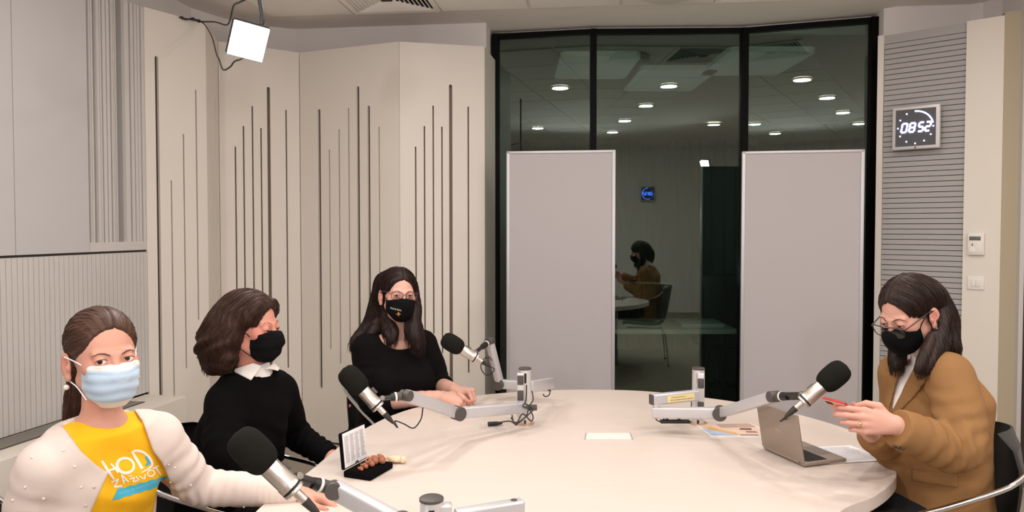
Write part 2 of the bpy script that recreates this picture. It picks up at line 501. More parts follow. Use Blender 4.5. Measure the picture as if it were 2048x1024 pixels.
# ---- right wall: slatted field in a cream surround, tan return, dark door
RA = Vector((2.407, 4.827, 0)); RU = Vector((1.108, -1, 0)).normalized(); RN = Vector((-RU.y * -1, 0, 0))
RN = Vector((RU.y, -RU.x, 0))          # towards the room
def rt_at(px):                          # distance along the right wall at an image column
    k = (px - 1024) / FPX
    return (k * RA.y - RA.x) / (RU.x - k * RU.y)
def RB(mb, s0, s1, z0, z1, t0, t1, mi=0, bev=0):
    c = RA + RU * ((s0 + s1) / 2) + RN * ((t0 + t1) / 2) + Z3 * ((z0 + z1) / 2)
    return mb.box(c, ((s1 - s0) / 2, abs(t1 - t0) / 2, (z1 - z0) / 2), axes(RU, -RN, (0, 0, 1)), mi, bev)
sL, s1_, s2_, s3_ = rt_at(1750), rt_at(1762), rt_at(1926), rt_at(2001)
wr = MB()
RB(wr, sL, s1_, 0, PT, -.06, 0); RB(wr, s2_, s3_, 0, PT, -.06, 0.002); RB(wr, sL, s3_, 0, PT, -.09, -.05)
pe = RA + RU * s3_
wallsR = struct('wall_right', wr, M['cream'])
wr2 = wall_sheet(MB(), [(pe.x, pe.y), (2.975, 4.36)], 0, PT + .02, .06, side=-1)
struct('wall_return', wr2, M['tan'])
rr = MB(); a = RA + RU * sL; b = V2((2.515, 5.12)); u = (b - a).normalized(); n = Vector((-u.y, u.x, 0))
rr.box((a + b) / 2 - n * .012 + Z3 * PT / 2, ((b - a).length / 2, .011, PT / 2), axes(u, -n, (0, 0, 1)))
struct('trim_3', rr, M['cream'])
up = wall_sheet(MB(), [(2.52, 5.17), (2.50, 5.02), (2.56, 4.97), (3.02, 4.92), (3.08, 4.88), (3.12, 4.75), (3.10, 4.36), (3.09, 4.30), (4.3, 2.6), (4.4, -2.6)], 0, CEIL, .08, side=-1)
struct('wall_side', up, M['plaster'])
sl = MB(); RB(sl, s1_, s2_, 0, PT, -.049, -.040, 1)
zt = PT - .004
pitch = .0332
RB(sl, s1_, s2_, zt - .055, zt, -.04, -.012); zt -= .0585
while zt > 0.05:
    RB(sl, s1_ + .002, s2_ - .002, zt - pitch + .0042, zt, -.04, -.012); zt -= pitch
link('slatted_panel', sl.mesh('slatted_panel'), [M['slat'], M['gap']], wallsR)
d1 = MB(); d1.box((2.988, 4.352, 1.4), (.013, .02, 1.4)); struct('trim_4', d1, M['alu'])
dd = MB(); wall_sheet(dd, [(3.003, 4.352), (3.2, 4.30), (3.5, 3.9)], 0, 2.6, .04, side=-1)
struct('door_1', dd, pm('dark_brown_door', srgb(52, 42, 34), 0.6))

# ---- things on the right wall
def RP(px, py, off=0.0): return Wp(px, py, RA + RN * off, RN)
lit = emat('clock_led_blue_white', (.50, .54, 1.0, 1), 6.5)
SEG = {'0': 'abcdef', '8': 'abcdefg', '5': 'afgcd', '2': 'abged'}
def seg7(mb, ch, org, X, Zv, Nn, w, hh, t):
    sk = .18
    def P(x, z): return org + X * (x + z * sk) + Zv * z
    pts = {'a': ((0, 2), (1, 2)), 'b': ((1, 2), (1, 1)), 'c': ((1, 1), (1, 0)), 'd': ((0, 0), (1, 0)), 'e': ((0, 1), (0, 0)), 'f': ((0, 2), (0, 1)), 'g': ((0, 1), (1, 1))}
    for s in SEG[ch]:
        (x0, z0), (x1, z1) = pts[s]
        a, b = P(x0 * w, z0 * hh / 2), P(x1 * w, z1 * hh / 2)
        mb.tube([a + (b - a) * .08, b - (b - a) * .08], t, 6)
def wall_clock(label, ctr, U, Nn, arc0, arc1, lit, group=None):
    ck = thing('wall_clock', label, 'clock', ctr - Nn * .05 - Z3 * .135, group); h = .135; A = axes(U, -Nn, (0, 0, 1))
    cb = MB(); cb.box(ctr - Nn * .034, (.075, .0155, .095), A); cb.build('wall_bracket', M['blackplastic'], ck)
    cb = MB(); cb.box(ctr - Nn * .004, (h, .016, h), A, 0, .006); cb.build('case', M['clock_frame'], ck)
    cb = MB(); cb.box(ctr + Nn * .0128, (h * .84, .002, h * .85), A); cb.build('face', M['clock_face'], ck)
    for ch, x, w_ in (('0', -.082, .029), ('8', -.037, .029), ('5', .014, .026), ('2', .053, .026)):
        dg = MB(); seg7(dg, ch, ctr + U * x + Nn * .016 - Z3 * .027, U, Z3, Nn, w_, .054, .0056); dg.build('digit', lit, ck)
    for k in range(12):
        a = math.pi / 6 * k
        dt = MB(); dt.ball(ctr + U * math.sin(a) * .1 + Z3 * math.cos(a) * .1 + Nn * .0155, .0050, 8); dt.build('hour_dot', lit, ck)
    arc = [ctr + U * math.sin(t) * .1 + Z3 * math.cos(t) * .1 + Nn * .0155 for t in [math.radians(d) for d in range(arc0, arc1, 6)]]
    dt = MB(); dt.tube(arc, .0042, 6); dt.build('seconds_arc', lit, ck)
    cb = MB(); cb.cyl(ctr - Z3 * h * .93 + Nn * .012, ctr - Z3 * h * .93 + Nn * .0135, .005, 12); cb.build('sensor', M['blackplastic'], ck)
M['clock_frame'] = pm('clock_frame_silver', srgb(206, 204, 204), .4, .2); M['clock_face'] = pm('clock_face_grey', srgb(74, 73, 78), .35)
wall_clock('square grey-framed digital clock with lit blue-white digits on the slatted wall', RP(1832, 255, .05), RU, RN, 0, 80, lit)
lit2 = emat('clock_led_blue', (.06, .16, 1.0, 1), 9.0)
for x_ in (2.01, 3.28): wall_clock('digital wall clock with blue digits, mirrored in the dark window gap', Vector((x_, -2.54, 2.15)), Vector((-1, 0, 0)), Vector((0, 1, 0)), 0, 200, lit2, 'clocks on the wall behind the camera')

th = thing('thermostat', 'white thermostat with a small grey display on the cream wall above the light switch', 'thermostat', RP(1952, 510))
tc = RP(1953, 488)
def rbx(name, mat, dx, dz, hw, hh, t0, t1, par, c=None, bev=.002):
    m_ = MB(); c = c if c is not None else tc
    m_.box(c + RU * dx + Z3 * dz + RN * ((t0 + t1) / 2), (hw, (t1 - t0) / 2, hh), axes(RU, -RN, (0, 0, 1)), 0, bev); return m_.build(name, mat, par)
rbx('case', M['white_plastic'], 0, 0, .043, .066, .002, .026, th, bev=.004)
rbx('display', pm('thermostat_lcd', srgb(96, 98, 92), .3), -.004, .034, .030, .012, .0255, .027, th, bev=.0004)
rbx('cover_flap', M['white_plastic'], .012, -.018, .026, .036, .0255, .0285, th, bev=.001)
kd = MB(); p = tc + RU * -.018 - Z3 * .038; kd.cyl(p + RN * .0255, p + RN * .031, .018, 24, bev=.002); kd.build('dial', M['white_plastic'], th)
kd = MB(); p = tc + RU * -.014 - Z3 * .004; kd.box(p + RN * .0262, (.006, .0012, .006), axes(RU, -RN, (0, 0, 1))); kd.build('button', M['knob'], th)
sw = thing('light_switch', 'white double light switch on the cream wall below the thermostat', 'light switch', RP(1952, 580))
swc = RP(1952, 565.5)
rbx('plate', M['white_plastic'], 0, 0, .044, .041, .002, .011, sw, swc, .003)
for dx in (-.0115, .0115): rbx('rocker', M['white_plastic'], dx, 0, .0105, .022, .011, .0145, sw, swc, .001)

# ---- grey freestanding screens in front of the window
def screen(label, pL, pR, zt, yL, yR):
    a = W(pL, 300, yL); b = W(pR, 300, yR)
    a.z = b.z = 0
    u = (b - a).normalized(); n = Vector((u.y, -u.x, 0)); L = (b - a).length
    root = thing('screen_divider', label, 'room divider', (a + b) / 2, 'grey screens before the window')
    A = axes(u, -n, (0, 0, 1))
    m_ = MB(); m_.box((a + b) / 2 + Z3 * (zt / 2 + .03), (L / 2 - .018, .016, zt / 2 - .045), A); m_.build('fabric_panel', M['screen'], root)
    m_ = MB()
    for s in (.010, L - .010): m_.box(a + u * s + Z3 * (zt / 2 + .01), (.011, .022, zt / 2 - .01), A, 0, .003)
    m_.box((a + b) / 2 + Z3 * (zt - .008), (L / 2, .022, .009), A, 0, .003); m_.box((a + b) / 2 + Z3 * .05, (L / 2 - .02, .020, .012), A)
    m_.build('frame', M['alu_white'], root)
    for s in (.10, L - .10):
        f_ = MB(); f_.box(a + u * s + Z3 * .018, (.025, .20, .018), A, 0, .005); f_.build('foot', M['alu'], root)
screen('grey freestanding screen standing left of the dark gap, before the left window pane', 1014, 1231, 2.045, 4.95, 4.85)
screen('grey freestanding screen standing right of the dark gap, near the clock', 1484, 1728, 2.035, 4.86, 4.72)

# ---- ceiling fittings
def diffuser(i, j, label, dark):
    root = thing('ceiling_diffuser', label, 'air vent', TP(i + .5, j + .5, CEIL), 'square ceiling diffusers')
    c = TP(i + .5, j + .5, CEIL); A = [E1, E2]
    def ring(mb, r0, z0, r1, z1, mi=0):
        q0 = [c + E1 * (sx * r0) + E2 * (sy * r0) + Z3 * z0 for sx, sy in ((-1, -1), (1, -1), (1, 1), (-1, 1))]
        q1 = [c + E1 * (sx * r1) + E2 * (sy * r1) + Z3 * z1 for sx, sy in ((-1, -1), (1, -1), (1, 1), (-1, 1))]
        for k in range(4): mb.add([q0[k], q0[(k + 1) % 4], q1[(k + 1) % 4], q1[k]], [(0, 1, 2, 3)], mi)
    f_ = MB(); ring(f_, .298, -.014, .262, -.010); ring(f_, .298, -.014, .298, .0); ring(f_, .262, -.010, .255, -.001); f_.build('frame', M['tile'], root)
    b_ = MB()
    for k in range(8):
        r = .250 - k * .027
        ring(b_, r, -.012, r - .016, -.001); ring(b_, r, -.012, r - .0015, -.0135); ring(b_, r - .0015, -.0135, r - .0175, -.002)
    b_.build('blade', M['tile'], root)
    k_ = MB(); k_.box(c - Z3 * .0005, (.256, .256, .0005), axes(E1, -E2, (0, 0, 1))); k_.build('duct', M['black'], root)
    k_ = MB(); k_.box(c - Z3 * .012, (.035, .035, .002), axes(E1, -E2, (0, 0, 1))); k_.build('centre_plate', M['gap'], root)
diffuser(1, 0, 'square slatted ceiling diffuser with dark louvres left of the round disc', True)
diffuser(5, 0, 'square ceiling diffuser above the right window pane', False)
dl_e = emat('downlight_lens_glow', (1.0, .90, .80, 1), 14.0)
for i, (x, y) in enumerate(DOWNLIGHTS):
    r_ = thing('downlight', 'round recessed ceiling downlight', 'ceiling light', (x, y, CEIL), 'recessed downlights out of the frame')
    m_ = MB(); m_.lathe((x, y, CEIL - .014), (0, 0, -1), [(0, .082), (.006, .10), (.012, .10), (.012, .082)], 32); m_.build('trim_ring', M['white_plastic'], r_)
    m_ = MB(); m_.cyl((x, y, CEIL - .014), (x, y, CEIL - .02), .081, 32); m_.build('lens', dl_e, r_)
rl = thing('round_ceiling_disc', 'round white disc fitting on the ceiling edge between the two diffusers', 'ceiling fitting', (.95, 4.545, CEIL))
m_ = MB(); m_.lathe((.95, 4.545, CEIL - .012), (0, 0, -1), [(0, .15), (.01, .172), (.03, .175), (.05, .165), (.058, .13), (.06, 0.001)], 40); m_.build('cover', M['white_plastic'], rl)
for (x, y, w_, d_) in ((.70, 6.30, .32, .45), (1.43, 6.85, .34, .50), (2.00, 6.15, .34, .45)):
    m_ = MB(); pts = []
    for sx, sy, a0 in ((1, 1, 0), (-1, 1, 90), (-1, -1, 180), (1, -1, 270)):
        for k in range(6):
            t = math.radians(a0 + k * 18); pts.append(Vector((x + sx * (w_ - .07) + .07 * math.cos(t), y + sy * (d_ - .07) + .07 * math.sin(t), 2.885)))
    m_.prism(pts, (0, 0, .04))
    s_ = thing('ceiling_sail', 'pale rounded ceiling sail hanging in the dark room behind the glass', 'ceiling panel', (x, y, 2.885), 'ceiling sails behind the glass')
    m_.build('board', M['tile'], s_)
    for sx in (-1, 1):
        for sy in (-1, 1):
            m_ = MB(); m_.cyl((x + sx * w_ * .7, y + sy * d_ * .7, 2.925), (x + sx * w_ * .7, y + sy * d_ * .7, 2.935), .003, 8); m_.build('hanger', M['nickel'], s_)

# ---- LED panel lamps
led_face = emat('led_panel_glow', (1.0, .985, .99, 1), 30.0)
def led_lamp(pos, aim, label, roll=0.0, group=None):
    d = (aim - pos).normalized(); A = frame(d) @ Matrix.Rotation(roll, 3, 'Z')
    r_ = thing('led_panel_lamp', label, 'lamp', pos, group)
    m_ = MB(); m_.box(pos - d * .012, (.068, .068, .014), A, 0, .006); m_.build('housing', M['blackplastic'], r_)
    m_ = MB(); m_.box(pos + d * .005, (.064, .064, .0035), A, 0, .002); m_.build('light_panel', led_face, r_)
    return r_, A, d
lamp, LA, LD = led_lamp(LED_POS, LED_AIM, 'bright square LED panel lamp hanging from the ceiling at upper left', math.radians(-9))
st = MB(); top = LED_POS - LD * .03 + Z3 * .08
st.tube(spline([LED_POS - LD * .028, LED_POS - LD * .06 + Z3 * .03, W(521, 52, 2.86), W(524, 28, 2.87), W(519, -5, 2.88), W(516, -60, 2.88), Vector((W(516, -60, 2.88).x, 2.88, CEIL - .006))], 6), .0085, 10)
st.build('gooseneck', M['blackplastic'], lamp)
for p, a, w in LED2: led_lamp(p, a, 'one of four square LED panel lamps out of frame, two added to brighten the ceiling', 0.1, 'LED lamps behind the camera')
cab = MB()
cab.tube(spline([W(358, 34, 4.40), W(372, 39, 4.42), W(386, 37, 4.45), W(402, 43, 4.45), W(430, 44, 4.2), W(452, 50, 3.8), W(460, 40, 3.5), W(467, 12, 3.3), W(480, 4, 3.1), W(500, -8, 3.0), W(516, -40, 2.9)], 8), .0042, 8)
cab.tube(spline([W(358, 34, 4.40), W(388, 41, 4.44), W(406, 46, 4.45), W(419, 64, 4.2), W(426, 80, 3.8), W(433, 108, 3.4), W(438, 118, 3.2), W(446, 139, 3.0), W(460, 134, 2.9), W(469, 123, 2.85), W(484, 117, 2.82), LED_POS - LD * .03 - Z3 * .05], 8), .0032, 8)
for px, py in ((364, 36), (386, 38), (398, 42)): cab.ball(W(px, py, 4.43), .011, 8)
tag(cab.build('lamp_cable', M['rubber'], None), 'thin black cables looping from the panel top to the bright lamp', 'cable')

# ---- dim control room behind the glass
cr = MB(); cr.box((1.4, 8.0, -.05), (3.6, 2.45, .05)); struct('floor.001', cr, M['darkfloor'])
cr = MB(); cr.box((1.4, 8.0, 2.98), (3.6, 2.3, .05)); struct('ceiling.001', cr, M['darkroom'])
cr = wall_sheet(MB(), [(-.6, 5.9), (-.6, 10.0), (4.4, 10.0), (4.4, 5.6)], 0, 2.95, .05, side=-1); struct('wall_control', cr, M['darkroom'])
cu = MB(); pts = []
for i in range(0, 241):
    x = -.4 + i * .0195; pts.append(Vector((x, 9.2 + .05 * math.sin(i * .85) + .02 * math.sin(i * .31), 0)))
vs = [p + Z3 * z for p in pts for z in (.02, 2.62)]
vs += [p + Z3 * z + Vector((0, .012, 0)) for p in pts for z in (.02, 2.62)]
n_ = len(pts); f_ = []
for i in range(n_ - 1):
    f_ += [(2 * i, 2 * i + 2, 2 * i + 3, 2 * i + 1), (2 * n_ + 2 * i, 2 * n_ + 2 * i + 1, 2 * n_ + 2 * i + 3, 2 * n_ + 2 * i + 2)]
    f_ += [(2 * i + 1, 2 * i + 3, 2 * n_ + 2 * i + 3, 2 * n_ + 2 * i + 1)]
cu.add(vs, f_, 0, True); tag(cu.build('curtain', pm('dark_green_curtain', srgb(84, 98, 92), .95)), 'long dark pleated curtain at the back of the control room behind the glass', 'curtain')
dk = thing('control_desk', 'white-topped control desk in the dark room behind the window gap', 'desk', (1.2, 6.1, 0))
m_ = MB(); m_.box((1.15, 6.12, .725), (.62, .36, .018), None, 0, .004); m_.build('desktop', M['white_plastic'], dk)
for x in (.62, 1.68):
    for y in (5.85, 6.4):
        m_ = MB(); m_.cyl((x, y, 0), (x, y, .707), .018, 12); m_.build('leg', M['black'], dk)
pb = thing('paper_stack', 'stack of white papers lying on the control desk', 'papers', (1.5, 6.0, .745))
m_ = MB()
for k in range(6): m_.box((1.52 + .006 * math.sin(k * 2.1), 5.98 + .004 * math.cos(k * 3), .7465 + k * .005), (.17, .11, .0024))
m_.build('sheet', M['paper'], pb)
och = thing('office_chair', 'black mesh-back office chair standing in the dark room behind the glass', 'chair', (1.95, 6.75, 0))
m_ = MB(); m_.box((1.95, 6.62, .82), (.25, .03, .30), None, 0, .025); m_.build('backrest', M['blackplastic'], och)
m_ = MB(); m_.box((1.95, 6.86, .47), (.24, .23, .035), None, 0, .03); m_.build('seat', M['blackplastic'], och)
m_ = MB(); m_.cyl((1.95, 6.86, .06), (1.95, 6.86, .44), .025, 16); m_.tube([(1.95, 6.86, .44), (1.95, 6.66, .46), (1.95, 6.62, .6)], .02); m_.build('column', M['black'], och)
for k in range(5):
    a = k * 2 * math.pi / 5 + .3; m_ = MB(); e = Vector((1.95 + .28 * math.cos(a), 6.86 + .28 * math.sin(a), .075))
    m_.tube([(1.95, 6.86, .10), e], [.022, .014]); m_.cyl(e - Z3 * .075 + Vector((-.012, 0, .025)), e - Z3 * .075 + Vector((.012, 0, .025)), .025, 14); m_.build('leg', M['black'], och)
area_light('control_room_fill', (1.25, 6.5, 1.05), (1.3, 6.6, 3.0), .5, 3.2, (.90, 1.0, .93))  # added fill facing up, no monitor here; brightens sails and dark ceiling
# ================================================================== TABLE AND THINGS ON IT
TZ = 0.74
vis = [(514, 1020), (560, 984), (622, 939), (664, 904), (709, 869), (775, 834), (834, 814), (900, 799), (980, 788), (1080, 781), (1180, 779), (1290, 782), (1410, 795), (1510, 810), (1610, 832), (1704, 861), (1748, 885), (1776, 908), (1792, 938), (1787, 962), (1748, 992), (1678, 1024)]
out = [Wz(px, py, TZ).xy for px, py in vis]
out += [Vector(p) for p in ((.66, 1.72), (.40, 1.45), (.12, 1.25), (-.18, 1.17), (-.46, 1.27), (-.64, 1.52), (-.715, 1.82))]
rim = spline([Vector((p.x, p.y, TZ)) for p in out], 6, True)
tm = pm('pale_wood_laminate', srgb(213, 200, 190), .42, var=.035, nscale=5, stretch=(.6, 7, 1), bump=.02, bscale=60)
table = thing('studio_table', 'large pale oval studio table with thick light edge, in the middle of the room', 'table', (.27, 2.3, 0))
m_ = MB(); n_ = len(rim); cen = sum((Vector(p) for p in rim), Vector()) / n_
def inset(p, d): return p + (cen - p).normalized() * d
rows = [(0.03, 0), (.0035, 0), (.001, -.001), (0, -.0035), (0, -.040), (.003, -.044), (.03, -.045)]
vs = [inset(p, d) + Z3 * z for d, z in rows for p in rim]
fs = [(r * n_ + k, r * n_ + (k + 1) % n_, (r + 1) * n_ + (k + 1) % n_, (r + 1) * n_ + k) for r in range(len(rows) - 1) for k in range(n_)]
fs += [tuple(range(n_ - 1, -1, -1)), tuple((len(rows) - 1) * n_ + k for k in range(n_))]
m_.add(vs, fs, 0, False); m_.build('tabletop', tm, table)
for x, y in ((-.05, 1.9), (.55, 2.85)):
    m_ = MB(); m_.lathe((x, y, 0), (0, 0, 1), [(0, .26), (.012, .26), (.02, .06), (.03, .05), (.66, .05), (.675, .16), (.694, .16)], 32); m_.build('pedestal', M['alu'], table)
fl = thing('cable_flap', 'small white rectangular cable flap set in the middle of the tabletop', 'cable port', Wz(1217, 873, TZ))
q = [Wz(1168, 880, TZ), Wz(1267, 880, TZ), Wz(1262, 867, TZ), Wz(1171, 867, TZ)]
m_ = MB(); m_.prism(q, (0, 0, .002)); m_.build('rim', M['alu'], fl)
qc = sum(q, Vector()) / 4
m_ = MB(); m_.prism([qc + (p - qc) * .93 + Z3 * .0012 for p in q], (0, 0, .002)); m_.build('lid', M['white_plastic'], fl)

# ------------------------------------------------------------------ microphone arms
def rot_to(ax): return frame(ax)
def tube_bar(name, a, b, par, mat=None, w=.015, h=.021, capa=False, capb=False):
    a, b = Vector(a), Vector(b); d = (b - a); L = d.length; d.normalize()
    s = d.cross(Z3).normalized(); u = s.cross(d)
    A = axes(d, s * -1, u)
    A = Matrix((d, u.cross(d), u)).transposed()
    m_ = MB(); m_.box((a + b) / 2, (L / 2, w, h), A, 0, .006); o = m_.build(name, mat or M['alu_white'], par)
    for e, f_ in ((a, capa), (b, capb)):
        if f_:
            sg = -1 if e is a else 1
            c_ = MB(); c_.box(e + d * sg * .003, (.004, w * .93, h * .93), A, 0, .003); c_.build('end_cap', M['knob'], o)
    return o, d, s, u
def knob(p, ax, r, hw, par, mat=None):
    ax = Vector(ax).normalized()
    m_ = MB(); m_.lathe(Vector(p) - ax * hw, ax, [(0, r * .9), (.002, r), (hw * .8, r), (hw * .82, r * .93), (hw * .95, r * .93), (hw * .97, r), (2 * hw - .002, r), (2 * hw, r * .93)], 36)
    return m_.build('joint_knob', mat or M['knob'], par)
def pole(base, label):
    r_ = thing('microphone_pole', label, 'pole', base, 'table poles for the microphone arms')
    m_ = MB(); m_.lathe(base, (0, 0, 1), [(0.0005, .038), (.004, .038), (.006, .034), (.006, .028)], 32); m_.build('base_ring', pm('copper_ring', srgb(214, 176, 150), .35, .6), r_)
    m_ = MB(); m_.lathe(base, (0, 0, 1), [(.001, .0245), (.222, .0245)], 32); po = m_.build('post', M['alu'], r_)
    m_ = MB(); m_.lathe(base + Z3 * .222, (0, 0, 1), [(0, .022), (.001, .026), (.006, .026), (.008, .023)], 32); m_.build('cap', M['knob'], r_)
    d = (Vector((0, 0, base.z)) - base); d.z = 0; d.normalize(); s = Vector((-d.y, d.x, 0))
    m_ = MB(); m_.box(base + d * .0245 + Z3 * .19, (.006, .0012, .02), axes(s, -d, Z3)); m_.box(base + d * .0245 + Z3 * .012, (.004, .0012, .008), axes(s, -d, Z3)); m_.build('cable_slot', M['blackplastic'], po)
    return r_, d, s
P1 = Wz(1050, 847, TZ); P3 = Wz(1396, 847, TZ); P2 = W(863, 1012, 1.55); P2.z = TZ
pole1, d1_, s1v = pole(P1, 'silver microphone pole with tangled cables at its foot, behind the clasped hands')
pole3, d3_, s3v = pole(P3, 'silver microphone pole at the back right, behind the arm with the yellow strip')
pole2, d2_, s2v = pole(P2, 'silver microphone pole at the bottom edge of the picture, only its grey cap showing')

def arm(label, loc): return thing('microphone_boom', label, 'microphone arm', loc, None)
def bracket(base, d, s, z0, z1, par, off=.035, sx=-.018):
    c = base + d * off + s * sx
    m_ = MB(); m_.box(Vector((c.x, c.y, (z0 + z1) / 2)), (.0145, .013, (z1 - z0) / 2), axes(s, -d, Z3), 0, .004); o = m_.build('mount', M['alu'], par)
    return c
def black_cap(c, z, d, s, par, hh=.019):
    m_ = MB(); m_.box(Vector((c.x, c.y, z)) + d * .014, (.0125, .004, hh), axes(s, -d, Z3), 0, .0035); m_.build('end_cap', M['knob'], par)

def microphone(base, tip, label, fork_from, par_label=None):
    base, tip = Vector(base), Vector(tip); ax = (tip - base).normalized()
    r_ = thing('microphone', label, 'microphone', base)
    A = frame(ax, (0, 0, 1))
    m_ = MB(); m_.lathe(base, ax, [(.0, .020), (.002, .0235), (.014, .0235), (.016, .022), (.074, .022)], 32); m_.build('body', M['nickel'], r_)
    m_ = MB(); L = .165; z0 = .060
    prof = []
    for k in range(25):
        t = k / 24
        x = 2 * t - 1
        rr = .0375 * (1 - abs(x) ** 3.4) ** (1 / 2.6) if abs(x) < 1 else .0
        rr = max(rr, .0225 if k == 0 else .0005) * (0.955 + .045 * math.cos((t - .58) * 3))
        prof.append((z0 + (L - z0) * t, rr))
    m_.lathe(base, ax, prof, 36); m_.build('windscreen', M['foam'], r_)
    m_ = MB(); m_.lathe(base, ax, [(-.003, .0235), (0, .0235)], 32); m_.build('gasket', M['blackplastic'], r_)
    m_ = MB(); m_.lathe(base, ax, [(-.012, .020), (-.010, .0235), (-.005, .0235), (-.003, .022)], 32); m_.build('end_ring', M['nickel'], r_)
    pl = MB(); pl.lathe(base, ax, [(-.040, .0098), (-.012, .0098)], 20); plo = pl.build('connector', M['nickel'], r_)
    pl = MB(); pl.lathe(base, ax, [(-.083, .0042), (-.062, .0085), (-.040, .0102), (-.0385, .0102)], 20); pl.build('connector_boot', M['rubber'], plo)
    side = (Vector(fork_from) - base); side = (side - ax * side.dot(ax)).normalized()
    m_ = MB(); m_.box(base + ax * .040 + side * .0255, (.012, .0045, .012), axes(ax, side.cross(ax), side) if False else Matrix((ax, side, ax.cross(side))).transposed(), 0, .002); m_.build('switch_block', M['knob'], r_)
    return r_, base - ax * .083, ax, side
def fork(par, kn, base, ax, side):
    """collar behind the small knob and a black fork that ends on the microphone ring"""
    kn = Vector(kn); e = base + ax * .004 + side * .027
    d = (e - kn).normalized()
    c1_ = kn + d * .018; c2_ = kn + d * .034; c3_ = kn + d * .040
    m_ = MB(); m_.cyl(c1_, c2_, .0145, 24); m_.build('collar', M['knob'], par)
    m_ = MB(); m_.cyl(c2_, c3_, .0155, 24); m_.build('collar_ring', M['white_plastic'], par)
    s = d.cross(ax).normalized()
    m_ = MB()
    mid = c3_ + (e - c3_) * .35
    m_.tube([c3_, c3_ + (mid - c3_) * .8], [.0145, .0125], 16)
    m_.box((mid + e) / 2, ((e - mid).length / 2 + .010, .0065, .0125), Matrix((d, d.cross(s) * -1, s)).transposed() if False else Matrix((d, s.cross(d), s)).transposed(), 0, .002)
    m_.build('fork', M['blackplastic'], par)
    m_ = MB(); m_.cyl(e - s * .014, e + s * .014, .008, 18); m_.cyl(e - s * .016, e + s * .016, .0035, 12); m_.build('fork_screw', M['chrome'], par)

HORIZ = Z3
def cam_side(a, b):
    s = (b - a).cross(Z3).normalized()
    return s if s.y < 0 else -s

# --- arm A : pole 1, low, to the left
armA = arm('silver arm reaching left from the cluttered pole, in front of the clasped hands', P1)
cA = bracket(P1, d1_, s1v, .775, .955, armA)
black_cap(cA, .928, d1_, s1v, armA); black_cap(cA, .866, d1_, s1v, armA, .021)
zA = .808
a0 = W(1050, 815, 2.95); a1 = W(914, 826, 2.74); a2 = W(812, 791, 2.49)
tube_bar('lower_tube', a0, a1 + (a0 - a1).normalized() * .012, armA)
sA = cam_side(a0, a1); knob(a1 + sA * .004, sA, .0262, .023, armA)
tube_bar('upper_tube', a1 + (a2 - a1).normalized() * .012, a2, armA); sA2 = cam_side(a2, a1)
knob(a2, sA2, .0185, .020, armA)
micA, mA_end, axA, sdA = microphone(W(753, 810, 2.44), W(685, 737, 2.44), 'microphone with black foam in front of the woman with clasped hands', a2)
fork(armA, a2, W(753, 810, 2.44), axA, sdA)
cb = MB(); cb.tube(spline([mA_end, mA_end - axA * .02, W(790, 842, 2.45), W(808, 848, 2.5), W(823, 856, 2.52), W(832, 853, 2.53), W(842, 838, 2.54), W(845, 822, 2.56), W(846, 812, 2.57)], 8), .0024, 8)
tag(cb.build('microphone_cable', M['rubber']), 'thin black cable hanging in a loop below the microphone in front of the clasped hands', 'cable')

# --- arm B : pole 1, high, away to the back and up
armB = arm('silver arm folding behind the cluttered pole and rising to the far microphone', P1)
b0 = P1 + Vector((.012, -.005, .150)); b1 = W(1104, 766, 3.30)
tube_bar('lower_tube', b0 + (b1 - b0).normalized() * .02, b1, armB, h=.024)
b2 = W(1000, 768, 3.42); b1b = b1 + Z3 * -.002
tube_bar('middle_tube', W(1098, 776, 3.33) + Vector((0, .03, -.0)), b2, armB, capa=True)
sB = cam_side(b1, b2); knob(b2 + sB * .004, sB, .026, .023, armB)
b3 = W(979, 683, 3.34)
tube_bar('upper_tube', b2, b3, armB, w=.015, h=.019); knob(b3, sB, .0185, .020, armB)
bb = W(949, 714, 3.18)
micB, mB_end, axB, sdB = microphone(bb, W(880, 672, 3.15), 'far microphone with black foam in front of the slotted wall panel', b3)
fork(armB, b3, bb, axB, sdB)
cb = MB(); cb.tube(spline([mB_end, mB_end - axB * .02, W(984, 746, 3.22), W(972, 750, 3.24), W(962, 736, 3.27), W(966, 720, 3.29), W(978, 714, 3.31), W(984, 722, 3.31)], 8), .0024, 8)
tag(cb.build('microphone_cable', M['rubber']), 'black cable curling beside the upright arm of the far microphone', 'cable')
cb = MB()
cb.tube(spline([W(1086, 788, 3.25), W(1090, 793, 3.25), W(1098, 790, 3.26), W(1101, 780, 3.27)], 6), .0026, 8)
cb.build('arm_cable', M['rubber'], armB)

# --- cables at the foot of pole 1
cb = MB()
cb.tube(spline([W(1064, 782, 2.94), W(1066, 800, 2.92), W(1058, 815, 2.90), W(1066, 832, 2.90), W(1062, 842, 2.90), W(1046, 828, 2.88), W(1036, 842, 2.86), W(1033, 850, 2.80), W(1022, 843, 2.82), W(1010, 843, 2.85), Wz(985, 848, TZ + .006)], 8), .0026, 8)
cb.tube(spline([W(1053, 770, 2.90), W(1052, 800, 2.90), W(1046, 812, 2.88), W(1056, 818, 2.87), W(1050, 835, 2.86), W(1030, 848, 2.84), W(1024, 830, 2.86)], 8), .0026, 8)
cb.tube(spline([W(1022, 835, 2.86), W(1030, 845, 2.84), W(1044, 840, 2.84), W(1058, 828, 2.88), W(1066, 818, 2.90), W(1050, 807, 2.90)], 8), .0026, 8)
cb.tube([Wz(1004, 846, TZ + .010), Wz(992, 847, TZ + .010), Wz(976, 848, TZ + .010)], [.005, .0085, .0088], 14)
tag(cb.build('tangled_cable', M['rubber']), 'tangled black cables with a loose plug on the table at the foot of the pole', 'cable')
kb = MB(); c_ = W(1064, 815, 2.93); kb.box(c_, (.020, .016, .009), None, 0, .003); tag(kb.build('cable_clamp', M['knob']), 'small dark grey clamp on the cluttered pole above its foot', 'clamp')

